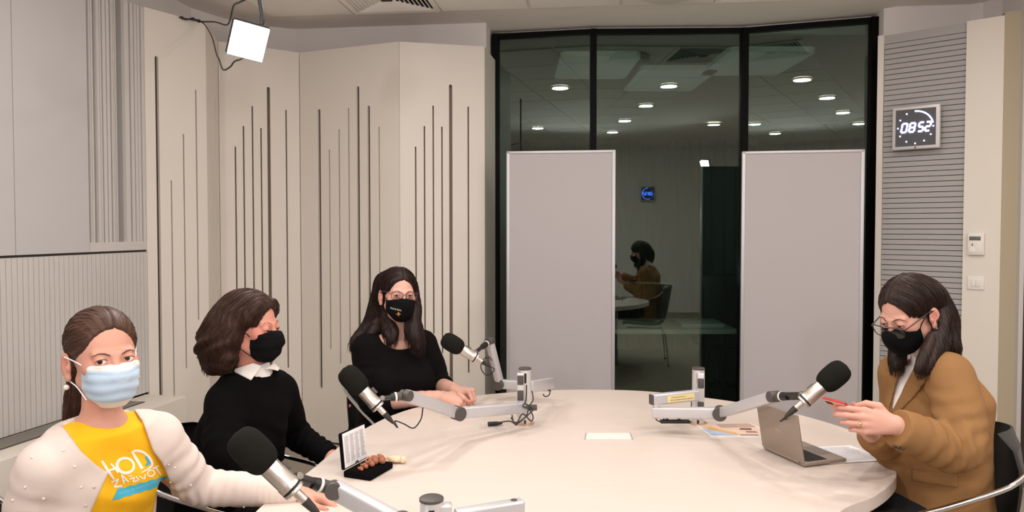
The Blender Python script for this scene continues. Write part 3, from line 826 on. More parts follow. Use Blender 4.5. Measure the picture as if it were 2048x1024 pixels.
# --- arm D : pole 3 to the right
armD = arm('silver arm with a yellow note strip, reaching the microphone by the laptop', P3)
cD = bracket(P3, d3_, s3v, .775, .955, armD, .034, .010)
black_cap(cD, .915, d3_, s3v, armD, .020); black_cap(cD, .823, d3_, s3v, armD, .018)
e0 = W(1396, 790, 2.93); e1 = W(1304, 799, 2.86)
o_, dD, sD, uD = tube_bar('lower_tube', e0, e1, armD, capb=True)
sD = cam_side(e0, e1)
ns = MB(); a = e0 + (e1 - e0) * .13 + sD * .0158; b = e0 + (e1 - e0) * .72 + sD * .0158
ns.prism([a - Z3 * .013, b - Z3 * .015, b + Z3 * .012, a + Z3 * .014], sD * .0006); nso = ns.build('note_strip', pm('yellow_note_paper', srgb(226, 208, 150), .8), o_)
wr_ = MB(); rnd = random.Random(3)
for row, (t0, t1) in enumerate(((.15, .68), (.12, .92))):
    t = t0
    while t < t1:
        w_ = rnd.uniform(.03, .09)
        p = b + (a - b) * t + Z3 * (.004 - row * .010) + sD * .0009; p2 = b + (a - b) * min(t + w_, .95) + Z3 * (.004 - row * .010) + sD * .0009
        k = int(w_ / .012); pts = []
        for i in range(k * 2 + 2):
            f = i / (k * 2 + 1); pts.append(p + (p2 - p) * f + Z3 * (.0016 if i % 2 else -.0016))
        wr_.tube(pts, .00045, 4); t += w_ + .025
wr_.build('handwriting', pm('pencil_mark', srgb(120, 104, 70), .9), o_)
f0 = W(1304, 825, 2.86); f1 = W(1440, 826, 2.78)
tube_bar('middle_tube', f0, f1, armD); m_ = MB(); m_.cyl(W(1311, 800, 2.86), W(1311, 825, 2.86), .010, 16); m_.build('hinge', M['alu'], armD)
sD2 = cam_side(f0, f1); knob(f1 + sD2 * .004, sD2, .0265, .023, armD)
f2 = W(1548, 793, 2.45); tube_bar('upper_tube', f1, f2, armD, h=.019); sD3 = cam_side(f1, f2); knob(f2, sD3, .0185, .020, armD)
mb_ = W(1611, 800, 2.30)
micD, mD_end, axD, sdD = microphone(mb_, W(1694, 730, 2.28), 'microphone with black foam above the laptop, pointing at the woman in the brown blazer', f2)
fork(armD, f2, mb_, axD, sdD)
cb = MB(); cb.tube(spline([mD_end, mD_end - axD * .02, W(1573, 837, 2.44), W(1566, 846, 2.62), W(1560, 856, 2.80), Wz(1548, 850, TZ + .004)], 8), .0024, 8)
tag(cb.build('microphone_cable', M['rubber']), 'black cable dropping from the right-hand microphone behind the laptop lid', 'cable')
ct = MB(); p = W(1350, 843, 2.86); ct.box(p, (.058, .012, .0055), frame((0, 0, 1)) if False else None, 0, .002)
for px in (1334, 1358): ct.box(W(px, 836, 2.86), (.005, .006, .011))
ct.build('cable_tray', M['blackplastic'], armD)
ct = MB(); ct.tube(spline([W(1310, 828, 2.85), W(1312, 838, 2.85), W(1320, 843, 2.85), W(1330, 836, 2.85)], 6), .0024, 8); ct.tube(spline([W(1379, 798, 2.93), W(1383, 806, 2.93), W(1382, 814, 2.93)], 5), .002, 8); ct.build('arm_cable', M['rubber'], armD)

# --- arm C : pole 2 (bottom edge)
armC = arm('nearest silver arm rising from the bottom edge to the front microphone', P2)
cC = bracket(P2, s2v, -d2_, .80, .955, armC, .030, 0.0)
g0 = P2 + Vector((.03, .0, .185)); g1 = W(1046, 1016, 1.62)
tube_bar('lower_tube', Vector((P2.x + .05, P2.y + .005, g1.z - .0)), g1, armC)
m_ = MB(); dd_ = (g1 - Vector((P2.x + .05, P2.y + .005, g1.z))).normalized(); c_ = g1 - dd_ * .022 + Z3 * .0205; m_.cyl(c_, c_ + Z3 * .0015, .0075, 20); m_.build('hinge_cap', M['knob'], armC)
h0 = Vector((g1.x - .02, g1.y - .03, g1.z - .045)); h1 = W(806, 1052, 1.50)
tube_bar('middle_tube', h0, h1, armC); sC = cam_side(h0, h1); knob(h1 + sC * .004, sC, .0262, .023, armC)
h2 = W(668, 978, 1.61)
tube_bar('upper_tube', h1, h2, armC, h=.020); sC2 = (Vector((-.1, 0, EYE - .35)) - h2).normalized(); knob(h2 + sC2 * .010, sC2, .0185, .021, armC)
mc_ = W(583, 976, 1.535)
micC, mC_end, axC, sdC = microphone(mc_, W(467, 865, 1.52), 'large front microphone with black foam in front of the woman in the yellow shirt', h2)
fork(armC, h2, mc_, axC, sdC)
cb = MB(); cb.tube(spline([mC_end, mC_end - axC * .025, W(640, 1050, 1.50), W(680, 1100, 1.50), Wz(760, 1120, TZ + .004), Wz(830, 1090, TZ + .004)], 8), .0026, 8)
tag(cb.build('microphone_cable', M['rubber']), 'black cable leaving the front microphone at the bottom edge', 'cable')

# ------------------------------------------------------------------ laptop
lp = thing('laptop', 'open taupe laptop standing on the table in front of the woman in the brown blazer', 'laptop', Wz(1600, 935, TZ))
A_ = Wz(1526, 899, TZ); B_ = Wz(1609, 936, TZ)
hx = (B_ - A_); LL = hx.length; hx.normalize(); fw = Vector((-hx.y, hx.x, 0));
if fw.x < 0: fw = -fw
taupe = pm('taupe_metal_lid', srgb(158, 144, 132), .45, .35, var=.03, nscale=300)
wdt = LL / 2; dep = .175
bc = (A_ + B_) / 2 + fw * (dep / 2) + Z3 * .0095
m_ = MB(); m_.box(bc, (wdt, dep / 2, .0062), axes(hx, fw if hx.cross(fw).z > 0 else -fw, Z3), 0, .004); m_.build('base', taupe, lp)
kbm = MB(); rows_, cols = 5, 13
for r in range(rows_):
    for c in range(cols):
        p = (A_ + B_) / 2 + hx * ((c - (cols - 1) / 2) * LL * .9 / cols) + fw * (.028 + r * .0165) + Z3 * .0162
        kbm.box(p, (LL * .9 / cols * .43, .007, .0012), axes(hx, fw if hx.cross(fw).z > 0 else -fw, Z3))
kbm.build('keyboard', M['blackplastic'], lp)
m_ = MB(); m_.box((A_ + B_) / 2 + fw * .142 + Z3 * .0158, (.045, .026, .0006), axes(hx, fw if hx.cross(fw).z > 0 else -fw, Z3)); m_.build('touchpad', pm('touchpad_grey', srgb(120, 112, 106), .4), lp)
for k in range(2):
    m_ = MB(); p = (A_ + B_) / 2 + hx * ((k * 2 - 1) * wdt * .7) + fw * .03 + Z3 * .0015; m_.box(p, (.02, .006, .0018)); m_.build('rubber_foot', M['rubber'], lp)
T_ = W(1494, 816, 2.70); upv = (T_ - A_ - Z3 * .012); upv = (upv - hx * upv.dot(hx)); LH = .168; upv.normalize()
nb = hx.cross(upv); nb = nb if nb.dot(fw) < 0 else -nb
m_ = MB(); lc = (A_ + B_) / 2 + Z3 * .013 + upv * (LH / 2)
LA3 = Matrix((hx, upv, hx.cross(upv))).transposed()
m_.box(lc, (wdt, LH / 2, .0042), LA3, 0, .0038); lid = m_.build('lid', taupe, lp)
m_ = MB(); m_.box(lc - nb * .0044, (wdt * .93, LH / 2 * .90, .0004), LA3); m_.build('screen', pm('screen_glass', srgb(20, 20, 24), .15), lid)
m_ = MB(); m_.cyl((A_ + B_) / 2 - hx * wdt * .8 + Z3 * .013, (A_ + B_) / 2 + hx * wdt * .8 + Z3 * .013, .006, 16); m_.build('hinge', taupe, lp)
def text_mesh(body, size, extrude=.0002, shear=0.0, bevel=0.0):
    cu_ = bpy.data.curves.new('lettering', 'FONT'); cu_.body = body; cu_.size = size; cu_.extrude = extrude; cu_.shear = shear
    cu_.offset = bevel; cu_.align_x = 'CENTER'; cu_.align_y = 'CENTER'; cu_.resolution_u = 3
    o = bpy.data.objects.new('lettering', cu_); COL.objects.link(o)
    dg_ = bpy.context.evaluated_depsgraph_get()
    me = bpy.data.meshes.new_from_object(o.evaluated_get(dg_))
    bpy.data.objects.remove(o, do_unlink=True); bpy.data.curves.remove(cu_)
    return me
def place_text(name, body, size, X, Y, org, mat, par, **kw):
    me = text_mesh(body, size, **kw); X, Y = Vector(X), Vector(Y); Nn = X.cross(Y)
    for v in me.vertices: v.co = org + X * v.co.x + Y * v.co.y + Nn * v.co.z
    return link(name, me, mat, par)
place_text('lid_logo', 'ASUS', .014, hx, upv, lc + nb * .0046 + upv * .004, pm('logo_silver', srgb(196, 188, 180), .4, .3), lid)

# papers beside the laptop
pp = thing('printed_sheets', 'printed white sheets lying beside the laptop by the table edge', 'papers', Wz(1690, 908, TZ))
Q = [Wz(1588, 897, TZ), Wz(1640, 929, TZ), Wz(1778, 921, TZ), Wz(1698, 892, TZ)]
for k in range(2):
    m_ = MB(); sh = Vector((.004 * k, -.003 * k, .0006 + .0016 * k))
    dz = [0.004, .0145, 0.0, 0.0]
    m_.prism([p + sh + Z3 * (.015 if i == 1 and False else 0) for i, p in enumerate(Q)], (0, 0, .0009)); m_.build('sheet', M['paper'], pp)
tx = MB(); rnd = random.Random(5)
e1_ = (Q[2] - Q[1]); e2_ = (Q[3] - Q[2]);
for r in range(26):
    f = .06 + r * .034
    a = Q[1] + (Q[0] - Q[1]) * f; b = Q[2] + (Q[3] - Q[2]) * f
    t = .16
    while t < .9:
        w_ = rnd.uniform(.03, .1)
        p = a + (b - a) * t + Z3 * .0036; p2 = a + (b - a) * min(t + w_, .93) + Z3 * .0036; s_ = (Q[0] - Q[1]) * .006
        tx.quad(p - s_, p2 - s_, p2 + s_, p + s_); t += w_ + .012
tx.build('printed_text', pm('grey_print', srgb(206, 205, 214), .9), pp)

# magazine under the arm
mg = thing('magazine', 'colourful magazine lying flat under the right-hand arm, partly behind the laptop', 'magazine', Wz(1455, 860, TZ))
G = [Wz(1391, 850, TZ), Wz(1422, 873.5, TZ), Wz(1552, 873.5, TZ), Wz(1500, 848, TZ)]
def gm_(u, v, z=.0): return (G[0] * (1 - u) + G[1] * u) * (1 - v) + (G[3] * (1 - u) + G[2] * u) * v + Z3 * z
m_ = MB(); m_.prism(G, (0, 0, .003)); m_.build('pages', M['paper'], mg)
def patch(name, uv, col, z=.0034):
    m_ = MB(); m_.prism([gm_(u, v, z) for u, v in uv], (0, 0, .0004)); m_.build(name, pm(name + '_ink', col, .5, var=.12, nscale=60), mg)
patch('cover_print', [(.02, .02), (.98, .02), (.98, .98), (.02, .98)], srgb(222, 196, 178), .0030)
patch('cover_sky', [(.10, .02), (.98, .02), (.98, .42), (.80, .30), (.55, .12), (.30, .04)], srgb(176, 196, 220))
patch('cover_band', [(.18, .06), (.45, .13), (.70, .26), (.90, .46), (.74, .46), (.5, .3), (.25, .2)], srgb(214, 172, 112), .0038)
patch('cover_box', [(.03, .36), (.32, .36), (.32, .97), (.03, .97)], srgb(186, 160, 148), .0038)
patch('cover_figure', [(.40, .66), (.52, .60), (.55, .80), (.42, .84)], srgb(120, 84, 72), .0042)
patch('cover_figure', [(.64, .66), (.74, .64), (.76, .82), (.66, .82)], srgb(158, 118, 104), .0042)
patch('cover_strip', [(.90, .47), (.98, .47), (.98, .75), (.90, .75)], srgb(150, 134, 122), .0042)

# ------------------------------------------------------------------ black case with small brown figures
cs = thing('presentation_case', 'open black velvet case with a printed sheet in its lid', 'case', Wz(735, 940, TZ))
FL, FR, BR, BL = Wz(687, 956, TZ), Wz(742, 962, TZ), Wz(786, 937, TZ), Wz(733, 928, TZ)
cu1 = ((FR - FL) + (BR - BL)) / 2; cv = ((BL - FL) + (BR - FR)) / 2
cc = (FL + FR + BR + BL) / 4; wu, wv = cu1.length / 2, cv.length / 2
cu1.normalize(); cv = (cv - cu1 * cv.dot(cu1)).normalized()
velvet = pm('black_velvet', srgb(13, 11, 12), .95, var=.1, nscale=400, spec=.06)
AX = Matrix((cu1, cv, cu1.cross(cv))).transposed()
m_ = MB(); m_.box(cc + Z3 * .0105, (wu, wv, .0105), AX, 0, .005); m_.build('tray', velvet, cs)
m_ = MB(); m_.box(cc + Z3 * .0212, (wu * .88, wv * .92, .0012), AX, 0, .001); m_.build('cushion', velvet, cs)
lup = (Z3 * 1.0 - cu1 * .10).normalized(); lh = .118
hb = cc - cu1 * (wu - .004) + Z3 * .022
LX = Matrix((cv, lup, cv.cross(lup))).transposed()
m_ = MB(); m_.box(hb + lup * lh / 2 - cu1 * .006, (wv, lh / 2, .006), LX, 0, .005); ld = m_.build('lid', velvet, cs)
pn = cv.cross(lup); pn = pn if pn.dot(cu1) > 0 else -pn
m_ = MB(); m_.box(hb + lup * (lh / 2 + .002) + pn * .0012, (wv * .92, lh / 2 * .93, .0008), LX); m_.build('printed_sheet', M['paper'], ld)
tx = MB(); rnd = random.Random(9)
for c in range(4):
    x0 = -wv * .82 + c * wv * .42
    for r in range(24):
        z = lh * (.16 + r * .031); w_ = wv * rnd.uniform(.26, .37)
        p = hb + lup * z + pn * .0022 + cv * x0
        tx.quad(p, p + cv * w_, p + cv * w_ + lup * .0017, p + lup * .0017)
tx.build('printed_text', pm('grey_print', srgb(158, 154, 160), .9), ld)
m_ = MB(); p = hb + pn * .004 + lup * .003; m_.tube([p - cv * .008, p - cv * .005 + lup * .008, p + cv * .004 + lup * .009, p + cv * .007], .0018, 8); m_.build('clasp', M['blackplastic'], ld)
skinb = pm('brown_glazed_figure', srgb(158, 98, 70), .4, var=.15, nscale=120, coat=.2)
figs = [(.02, -.70, .0075, 'smallest'), (.02, -.38, .010, 'second smallest'), (.12, -.02, .0125, 'middle-sized'), (.02, .36, .0150, 'second largest'), (.34, .55, .0165, 'largest')]
for u, v, r, nm in figs:
    p = cc + cu1 * (u * wu) + cv * (v * wv) + Z3 * (.0225 + r * .72)
    m_ = MB()
    dr = (cv * .4 - cu1).normalized(); sd = Z3.cross(dr)
    m_.ball(p - dr * r * .9 + Z3 * r * .05, (r * .78, r * .78, r * .78), 14)
    m_.ball(p + dr * r * .35, (r * 1.05, r * .85, r * .72), 14, M=Matrix((dr, sd, Z3)).transposed())
    for s in (-1, 1):
        m_.tube(spline([p + sd * s * r * .6 + dr * r * .1, p + sd * s * r * .85 + Z3 * r * .4, p + sd * s * r * .2 - dr * r * .35 + Z3 * r * .7], 4), [r * .24] * 7 + [r * .17, r * .04], 8)
        m_.tube(spline([p + dr * r * 1.1 + sd * s * r * .5, p + dr * r * .6 + sd * s * r * .85 + Z3 * r * .45, p + dr * r * 1.2 + sd * s * r * .3 + Z3 * r * .62], 4), [r * .28] * 7 + [r * .2, r * .05], 8)
    tag(m_.build('baby_figure', skinb), nm + ' of the small brown baby figures lying in the open black case', 'figurine', 'brown figures in the case')
m_ = MB(); p = Wz(771, 931, TZ) + Vector((.028, .03, .013)); m_.ball(p, (.034, .016, .012), 18, M=Matrix((cu1, cv, Z3)).transposed()); m_.ball(p + cu1 * .030 + Z3 * .001, .0125, 14)
for s in (-1, 1): m_.tube(spline([p + cv * s * .010 - cu1 * .01, p + cv * s * .017 + cu1 * .004, p + cu1 * .016 + cv * s * .012], 4), .0048, 8)
tag(m_.build('baby_figure', pm('cream_figure_wax', srgb(236, 205, 172), .5)), 'pale cream figure lying on the table just behind the black case', 'figurine')

# ------------------------------------------------------------------ chairs
shellm = pm('black_moulded_shell', srgb(26, 27, 25), .42, var=.05)
def chair(label, x, y, yaw, hi=.88):
    """yaw: direction the seat faces, degrees from +x"""
    r_ = thing('shell_chair', label, 'chair', (x, y, 0), 'black shell chairs around the table')
    R = Matrix.Rotation(math.radians(yaw), 3, 'Z'); O = Vector((x, y, 0))
    prof = spline([(.235, 0, .435), (.20, 0, .452), (.05, 0, .440), (-.12, 0, .435), (-.215, 0, .47), (-.255, 0, .56), (-.285, 0, .70), (-.315, 0, hi)], 4)
    nv = len(prof); nu = 17; m_ = MB(); top = []; bot = []
    for i, p in enumerate(prof):
        t = i / (nv - 1); bk = max(0, min(1, (t - .5) / .25))
        hw = .235 - .02 * (1 - t) + .012 * math.sin(t * 3)
        if t > .86: hw *= math.sqrt(max(0, 1 - ((t - .86) / .155) ** 2.4))
        if t < .08: hw *= .90 + .1 * t / .08
        tn = (prof[min(i + 1, nv - 1)] - prof[max(i - 1, 0)]).normalized(); nn = Vector((tn.z, 0, -tn.x)) * -1
        for j in range(nu):
            u = 2 * j / (nu - 1) - 1
            q = Vector((p.x, u * hw, p.z)) + Vector((.115 * bk * u * u, 0, .03 * (1 - bk) * u * u))
            top.append(O + R @ q); bot.append(O + R @ (q + nn * .010))
    n0 = len(top); fs = []
    for i in range(nv - 1):
        for j in range(nu - 1):
            a = i * nu + j
            fs += [(a, a + 1, a + nu + 1, a + nu), (n0 + a, n0 + a + nu, n0 + a + nu + 1, n0 + a + 1)]
    for i in range(nv - 1):
        for j in (0, nu - 1):
            a = i * nu + j; fs.append((a, a + nu, n0 + a + nu, n0 + a))
    for j in range(nu - 1):
        for i in (0, nv - 1):
            a = i * nu + j; fs.append((a, a + 1, n0 + a + 1, n0 + a))
    m_.add(top + bot, fs, 0, True); m_.build('shell', shellm, r_)
    for s in (-1, 1):
        m_ = MB(); m_.tube([O + R @ v for v in spline([(-.20, s * .262, hi - .055), (-.12, s * .268, hi - .115), (.06, s * .272, hi - .165), (.22, s * .270, hi - .205), (.285, s * .266, hi - .26), (.30, s * .262, hi - .36), (.30, s * .258, .2), (.305, s * .255, 0.012)], 6)], .0085, 12); m_.build('armrest', M['chrome'], r_)
        m_ = MB(); m_.tube([O + R @ v for v in spline([(.20, s * .23, .425), (-.1, s * .225, .42), (-.22, s * .225, .38), (-.27, s * .24, .012)], 6)], .0085, 12); m_.build('leg', M['chrome'], r_)
        for xx, yy in ((.305, .255), (-.27, .24)):
            m_ = MB(); p = O + R @ Vector((xx, s * yy, 0)); m_.cyl(p, p + Z3 * .014, .012, 14); m_.build('glide', M['rubber'], r_)
    return r_
chair('black shell chair with chrome arm under the woman in the brown blazer', 1.335, 2.43, 184, .885)
chair('black shell chair with chrome arms behind the woman with clasped hands', -.50, 3.54, -55)
chair('black shell chair with chrome arm under the person in the white collar', -.96, 2.52, -5, .84)
chair('black shell chair hidden under the woman in the yellow shirt', -1.25, 1.95, 15, .80)
# ================================================================== SCULPTING (signed distance fields -> meshes)
f32 = np.float32
def A3(p): return np.array([p[0], p[1], p[2]], dtype=np.float64)
def smin(a, b, k):
    if k <= 0: return np.minimum(a, b)
    h = np.clip(.5 + .5 * (b - a) / k, 0, 1)
    return b * (1 - h) + a * h - k * h * (1 - h)
def smax(a, b, k): return -smin(-a, -b, k)
class Fld:
    def __init__(s, lo, hi, h):
        s.h = h; s.lo = A3(lo); s.n = (np.ceil((A3(hi) - s.lo) / h).astype(int) + 1)
        s.d = np.full(tuple(s.n), 1.0, f32)
    def ax(s, i, a, b): return (s.lo[i] + s.h * np.arange(a, b)).astype(f32)
    def sub(s, lo, hi):
        a = np.clip(np.floor((lo - s.lo) / s.h).astype(int), 0, s.n)
        b = np.clip(np.ceil((hi - s.lo) / s.h).astype(int) + 1, 0, s.n)
        if (b <= a).any(): return None
        return (slice(a[0], b[0]), slice(a[1], b[1]), slice(a[2], b[2])), s.ax(0, a[0], b[0])[:, None, None], s.ax(1, a[1], b[1])[None, :, None], s.ax(2, a[2], b[2])[None, None, :]
    def put(s, prim, k=0.0, op='u'):
        f, lo, hi = prim
        r = s.sub(lo - k - 3 * s.h, hi + k + 3 * s.h)
        if r is None: return s
        sl, X, Y, Z = r
        v = f(X, Y, Z).astype(f32)
        s.d[sl] = smin(s.d[sl], v, k) if op == 'u' else smax(s.d[sl], -v, k)
        return s
    def puts(s, prims, k=0.0, op='u'):
        for p in prims: s.put(p, k, op)
        return s
    def full(s): return s.ax(0, 0, s.n[0])[:, None, None], s.ax(1, 0, s.n[1])[None, :, None], s.ax(2, 0, s.n[2])[None, None, :]
    def half(s, p, n, k=0.0):
        """keep the side of the plane the normal points away from"""
        X, Y, Z = s.full(); n = A3(Vector(n).normalized())
        s.d = smax(s.d, ((X - p[0]) * n[0] + (Y - p[1]) * n[1] + (Z - p[2]) * n[2]).astype(f32), k); return s
    def cuff(s, p, n, rad=.075):
        n = A3(Vector(n).normalized()); p = A3(p); r = s.sub(p - rad, p + rad)
        if r is None: return s
        sl, X, Y, Z = r; x, y, z = X - p[0], Y - p[1], Z - p[2]
        q = np.maximum(s.d[sl], (x * n[0] + y * n[1] + z * n[2]).astype(f32))
        s.d[sl] = np.where(x * x + y * y + z * z < rad * rad, q, s.d[sl]); return s
    def disp(s, fn):
        X, Y, Z = s.full(); s.d = (s.d + fn(X, Y, Z)).astype(f32); return s
    def fold(s, c, dr, lam, amp, rad, warp=0.0, ph=0.0):
        c = A3(c); dr = A3(Vector(dr).normalized()); R = 2.2 * rad
        r = s.sub(c - R, c + R)
        if r is None: return s
        sl, X, Y, Z = r
        x, y, z = X - c[0], Y - c[1], Z - c[2]
        q = x * dr[0] + y * dr[1] + z * dr[2]
        w = np.exp(-(x * x + y * y + z * z) / (rad * rad))
        s.d[sl] += (amp * w * np.sin(q * (2 * math.pi / lam) + ph + warp * np.sin(x * 41 + z * 37) + warp * np.sin(y * 53 - z * 23))).astype(f32)
        return s
    def mesh(s, xf=None):
        d = s.d
        d[0], d[-1] = np.maximum(d[0], 1e-4), np.maximum(d[-1], 1e-4)
        d[:, 0], d[:, -1] = np.maximum(d[:, 0], 1e-4), np.maximum(d[:, -1], 1e-4)
        d[:, :, 0], d[:, :, -1] = np.maximum(d[:, :, 0], 1e-4), np.maximum(d[:, :, -1], 1e-4)
        g = d < 0
        c = np.zeros(tuple(s.n - 1), np.int8)
        for a in (0, 1):
            for b in (0, 1):
                for e in (0, 1):
                    c += g[a:a + s.n[0] - 1, b:b + s.n[1] - 1, e:e + s.n[2] - 1]
        act = (c > 0) & (c < 8)
        I = np.argwhere(act)
        if len(I) == 0: return np.zeros((0, 3)), np.zeros((0, 4), int)
        cv = {}
        for a in (0, 1):
            for b in (0, 1):
                for e in (0, 1): cv[(a, b, e)] = d[I[:, 0] + a, I[:, 1] + b, I[:, 2] + e].astype(np.float64)
        acc = np.zeros((len(I), 3)); cnt = np.zeros(len(I))
        ks = list(cv)
        for p in ks:
            for ax_ in range(3):
                if p[ax_]: continue
                q = tuple(1 if i == ax_ else p[i] for i in range(3))
                m = (cv[p] < 0) != (cv[q] < 0)
                t = np.where(m, cv[p] / np.where(m, cv[p] - cv[q], 1), 0)
                for i in range(3): acc[:, i] += m * (p[i] + (t if i == ax_ else 0))
                cnt += m
        P = s.lo + s.h * (I + acc / cnt[:, None])
        vid = np.full(act.shape, -1, np.int64); vid[act] = np.arange(len(I))
        quads = []
        for ax_ in range(3):
            u, v = (ax_ + 1) % 3, (ax_ + 2) % 3
            g0 = np.take(g, range(0, s.n[ax_] - 1), ax_); g1 = np.take(g, range(1, s.n[ax_]), ax_)
            E_ = np.argwhere(g0 != g1)
            ok = (E_[:, u] > 0) & (E_[:, v] > 0) & (E_[:, u] < s.n[u] - 1) & (E_[:, v] < s.n[v] - 1)
            E_ = E_[ok]; inside = g0[E_[:, 0], E_[:, 1], E_[:, 2]]
            def at(du, dv):
                q = E_.copy(); q[:, u] += du; q[:, v] += dv
                return vid[q[:, 0], q[:, 1], q[:, 2]]
            a, b, c_, e = at(-1, -1), at(0, -1), at(0, 0), at(-1, 0)
            Q = np.stack([a, b, c_, e], 1); Q[~inside] = Q[~inside][:, ::-1]
            quads.append(Q)
        Q = np.concatenate(quads); Q = Q[(Q >= 0).all(1)]
        if xf is not None: P = P @ np.array(xf[1]).T * xf[2] + np.array(xf[0])
        return P, Q
def to_mesh(name, parts, attrs=None, relax=0):
    """parts: list of (verts, quads)"""
    off = 0; VV = []; QQ = []
    for P, Q in parts: VV.append(P); QQ.append(Q + off); off += len(P)
    V_ = np.concatenate(VV); Q_ = np.concatenate(QQ)
    for _ in range(relax):
        S = np.zeros_like(V_); n = np.zeros(len(V_))
        for i in range(4):
            a, b = Q_[:, i], Q_[:, (i + 1) % 4]
            for k in range(3): S[:, k] += np.bincount(a, V_[b, k], len(V_)) + np.bincount(b, V_[a, k], len(V_))
            n += np.bincount(a, minlength=len(V_)) + np.bincount(b, minlength=len(V_))
        V_ = V_ * .5 + .5 * S / np.maximum(n, 1)[:, None]
    me = bpy.data.meshes.new(name)
    me.vertices.add(len(V_)); me.vertices.foreach_set('co', V_.astype(f32).ravel())
    me.loops.add(len(Q_) * 4); me.loops.foreach_set('vertex_index', Q_.astype(np.int32).ravel())
    me.polygons.add(len(Q_)); me.polygons.foreach_set('loop_start', np.arange(0, len(Q_) * 4, 4, dtype=np.int32))
    me.polygons.foreach_set('use_smooth', np.ones(len(Q_), bool))
    me.update(calc_edges=True)
    for nm, fn in (attrs or {}).items():
        at = me.attributes.new(nm, 'FLOAT', 'POINT'); at.data.foreach_set('value', np.clip(fn(V_), 0, 1).astype(f32))
    return me

# ---- primitives: (function, low corner, high corner)
def cap(a, b, ra, rb=None):
    rb = ra if rb is None else rb
    a, b = A3(a), A3(b); ba = b - a; L2 = max(float(ba @ ba), 1e-12)
    def f(X, Y, Z):
        x, y, z = X - a[0], Y - a[1], Z - a[2]
        t = np.clip((x * ba[0] + y * ba[1] + z * ba[2]) / L2, 0, 1)
        return np.sqrt((x - t * ba[0]) ** 2 + (y - t * ba[1]) ** 2 + (z - t * ba[2]) ** 2) - (ra + (rb - ra) * t)
    m = max(ra, rb)
    return f, np.minimum(a, b) - m, np.maximum(a, b) + m
def chain(pts, rs, k=4):
    P = spline(pts, k); n = len(pts)
    R_ = [float(np.interp(i / k, range(n), rs)) for i in range(len(P))]
    return [cap(P[i], P[i + 1], R_[i], R_[i + 1]) for i in range(len(P) - 1)]
def ell(c, r, R=None):
    c = A3(c); r = A3((r, r, r) if not hasattr(r, '__len__') else r)
    Rn = np.array(R) if R is not None else np.eye(3)
    def f(X, Y, Z):
        x, y, z = X - c[0], Y - c[1], Z - c[2]
        q = [(x * Rn[0, i] + y * Rn[1, i] + z * Rn[2, i]) for i in range(3)]
        k0 = np.sqrt(sum((q[i] / r[i]) ** 2 for i in range(3))); k1 = np.sqrt(sum((q[i] / r[i] ** 2) ** 2 for i in range(3)))
        return k0 * (k0 - 1) / np.maximum(k1, 1e-6)
    e = np.sqrt(((Rn * r[None, :]) ** 2).sum(1))
    return f, c - e, c + e
def rbox(c, h, R=None, rad=.004):
    c = A3(c); h = A3(h); Rn = np.array(R) if R is not None else np.eye(3)
    def f(X, Y, Z):
        x, y, z = X - c[0], Y - c[1], Z - c[2]
        q = [np.abs(x * Rn[0, i] + y * Rn[1, i] + z * Rn[2, i]) - h[i] + rad for i in range(3)]
        return np.sqrt(sum(np.maximum(v, 0) ** 2 for v in q)) + np.minimum(np.maximum(np.maximum(q[0], q[1]), q[2]), 0) - rad
    e = (np.abs(Rn) * h[None, :]).sum(1)
    return f, c - e, c + e
def loft(secs, xv, yv, n=2.3):
    """secs: (centre, half width along xv, half depth front, half depth back)"""
    C_ = np.array([A3(s_[0]) for s_ in secs]); wa = np.array([s_[1] for s_ in secs]); wf = np.array([s_[2] for s_ in secs]); wb = np.array([s_[3] for s_ in secs])
    axv = C_[-1] - C_[0]; axv /= np.linalg.norm(axv); tt = (C_ - C_[0]) @ axv
    x_, y_ = A3(xv), A3(yv)
    fine = np.linspace(tt[0], tt[-1], 60)
    def cr(v):   # smooth interpolation
        o = np.interp(fine, tt, v); kk = np.array([1, 2, 3, 2, 1]) / 9.0
        p = np.pad(o, 2, mode='edge'); return np.convolve(p, kk, 'valid')
    cx, cy, cz, fa, ff, fb = cr(C_[:, 0]), cr(C_[:, 1]), cr(C_[:, 2]), cr(wa), cr(wf), cr(wb)
    def f(X, Y, Z):
        t = (X - C_[0, 0]) * axv[0] + (Y - C_[0, 1]) * axv[1] + (Z - C_[0, 2]) * axv[2]
        tc = np.clip(t, tt[0], tt[-1])
        g = lambda a: np.interp(tc, fine, a).astype(f32)
        x, y, z = X - g(cx), Y - g(cy), Z - g(cz)
        u = x * x_[0] + y * x_[1] + z * x_[2]; v = x * y_[0] + y * y_[1] + z * y_[2]
        a = g(fa); b = np.where(v > 0, g(ff), g(fb))
        r = (np.abs(u / a) ** n + np.abs(v / b) ** n) ** (1 / n)
        return np.maximum((r - 1) * np.minimum(a, b), np.maximum(tt[0] - t, t - tt[-1]))
    m = max(wa.max(), wf.max(), wb.max())
    return f, C_.min(0) - m, C_.max(0) + m
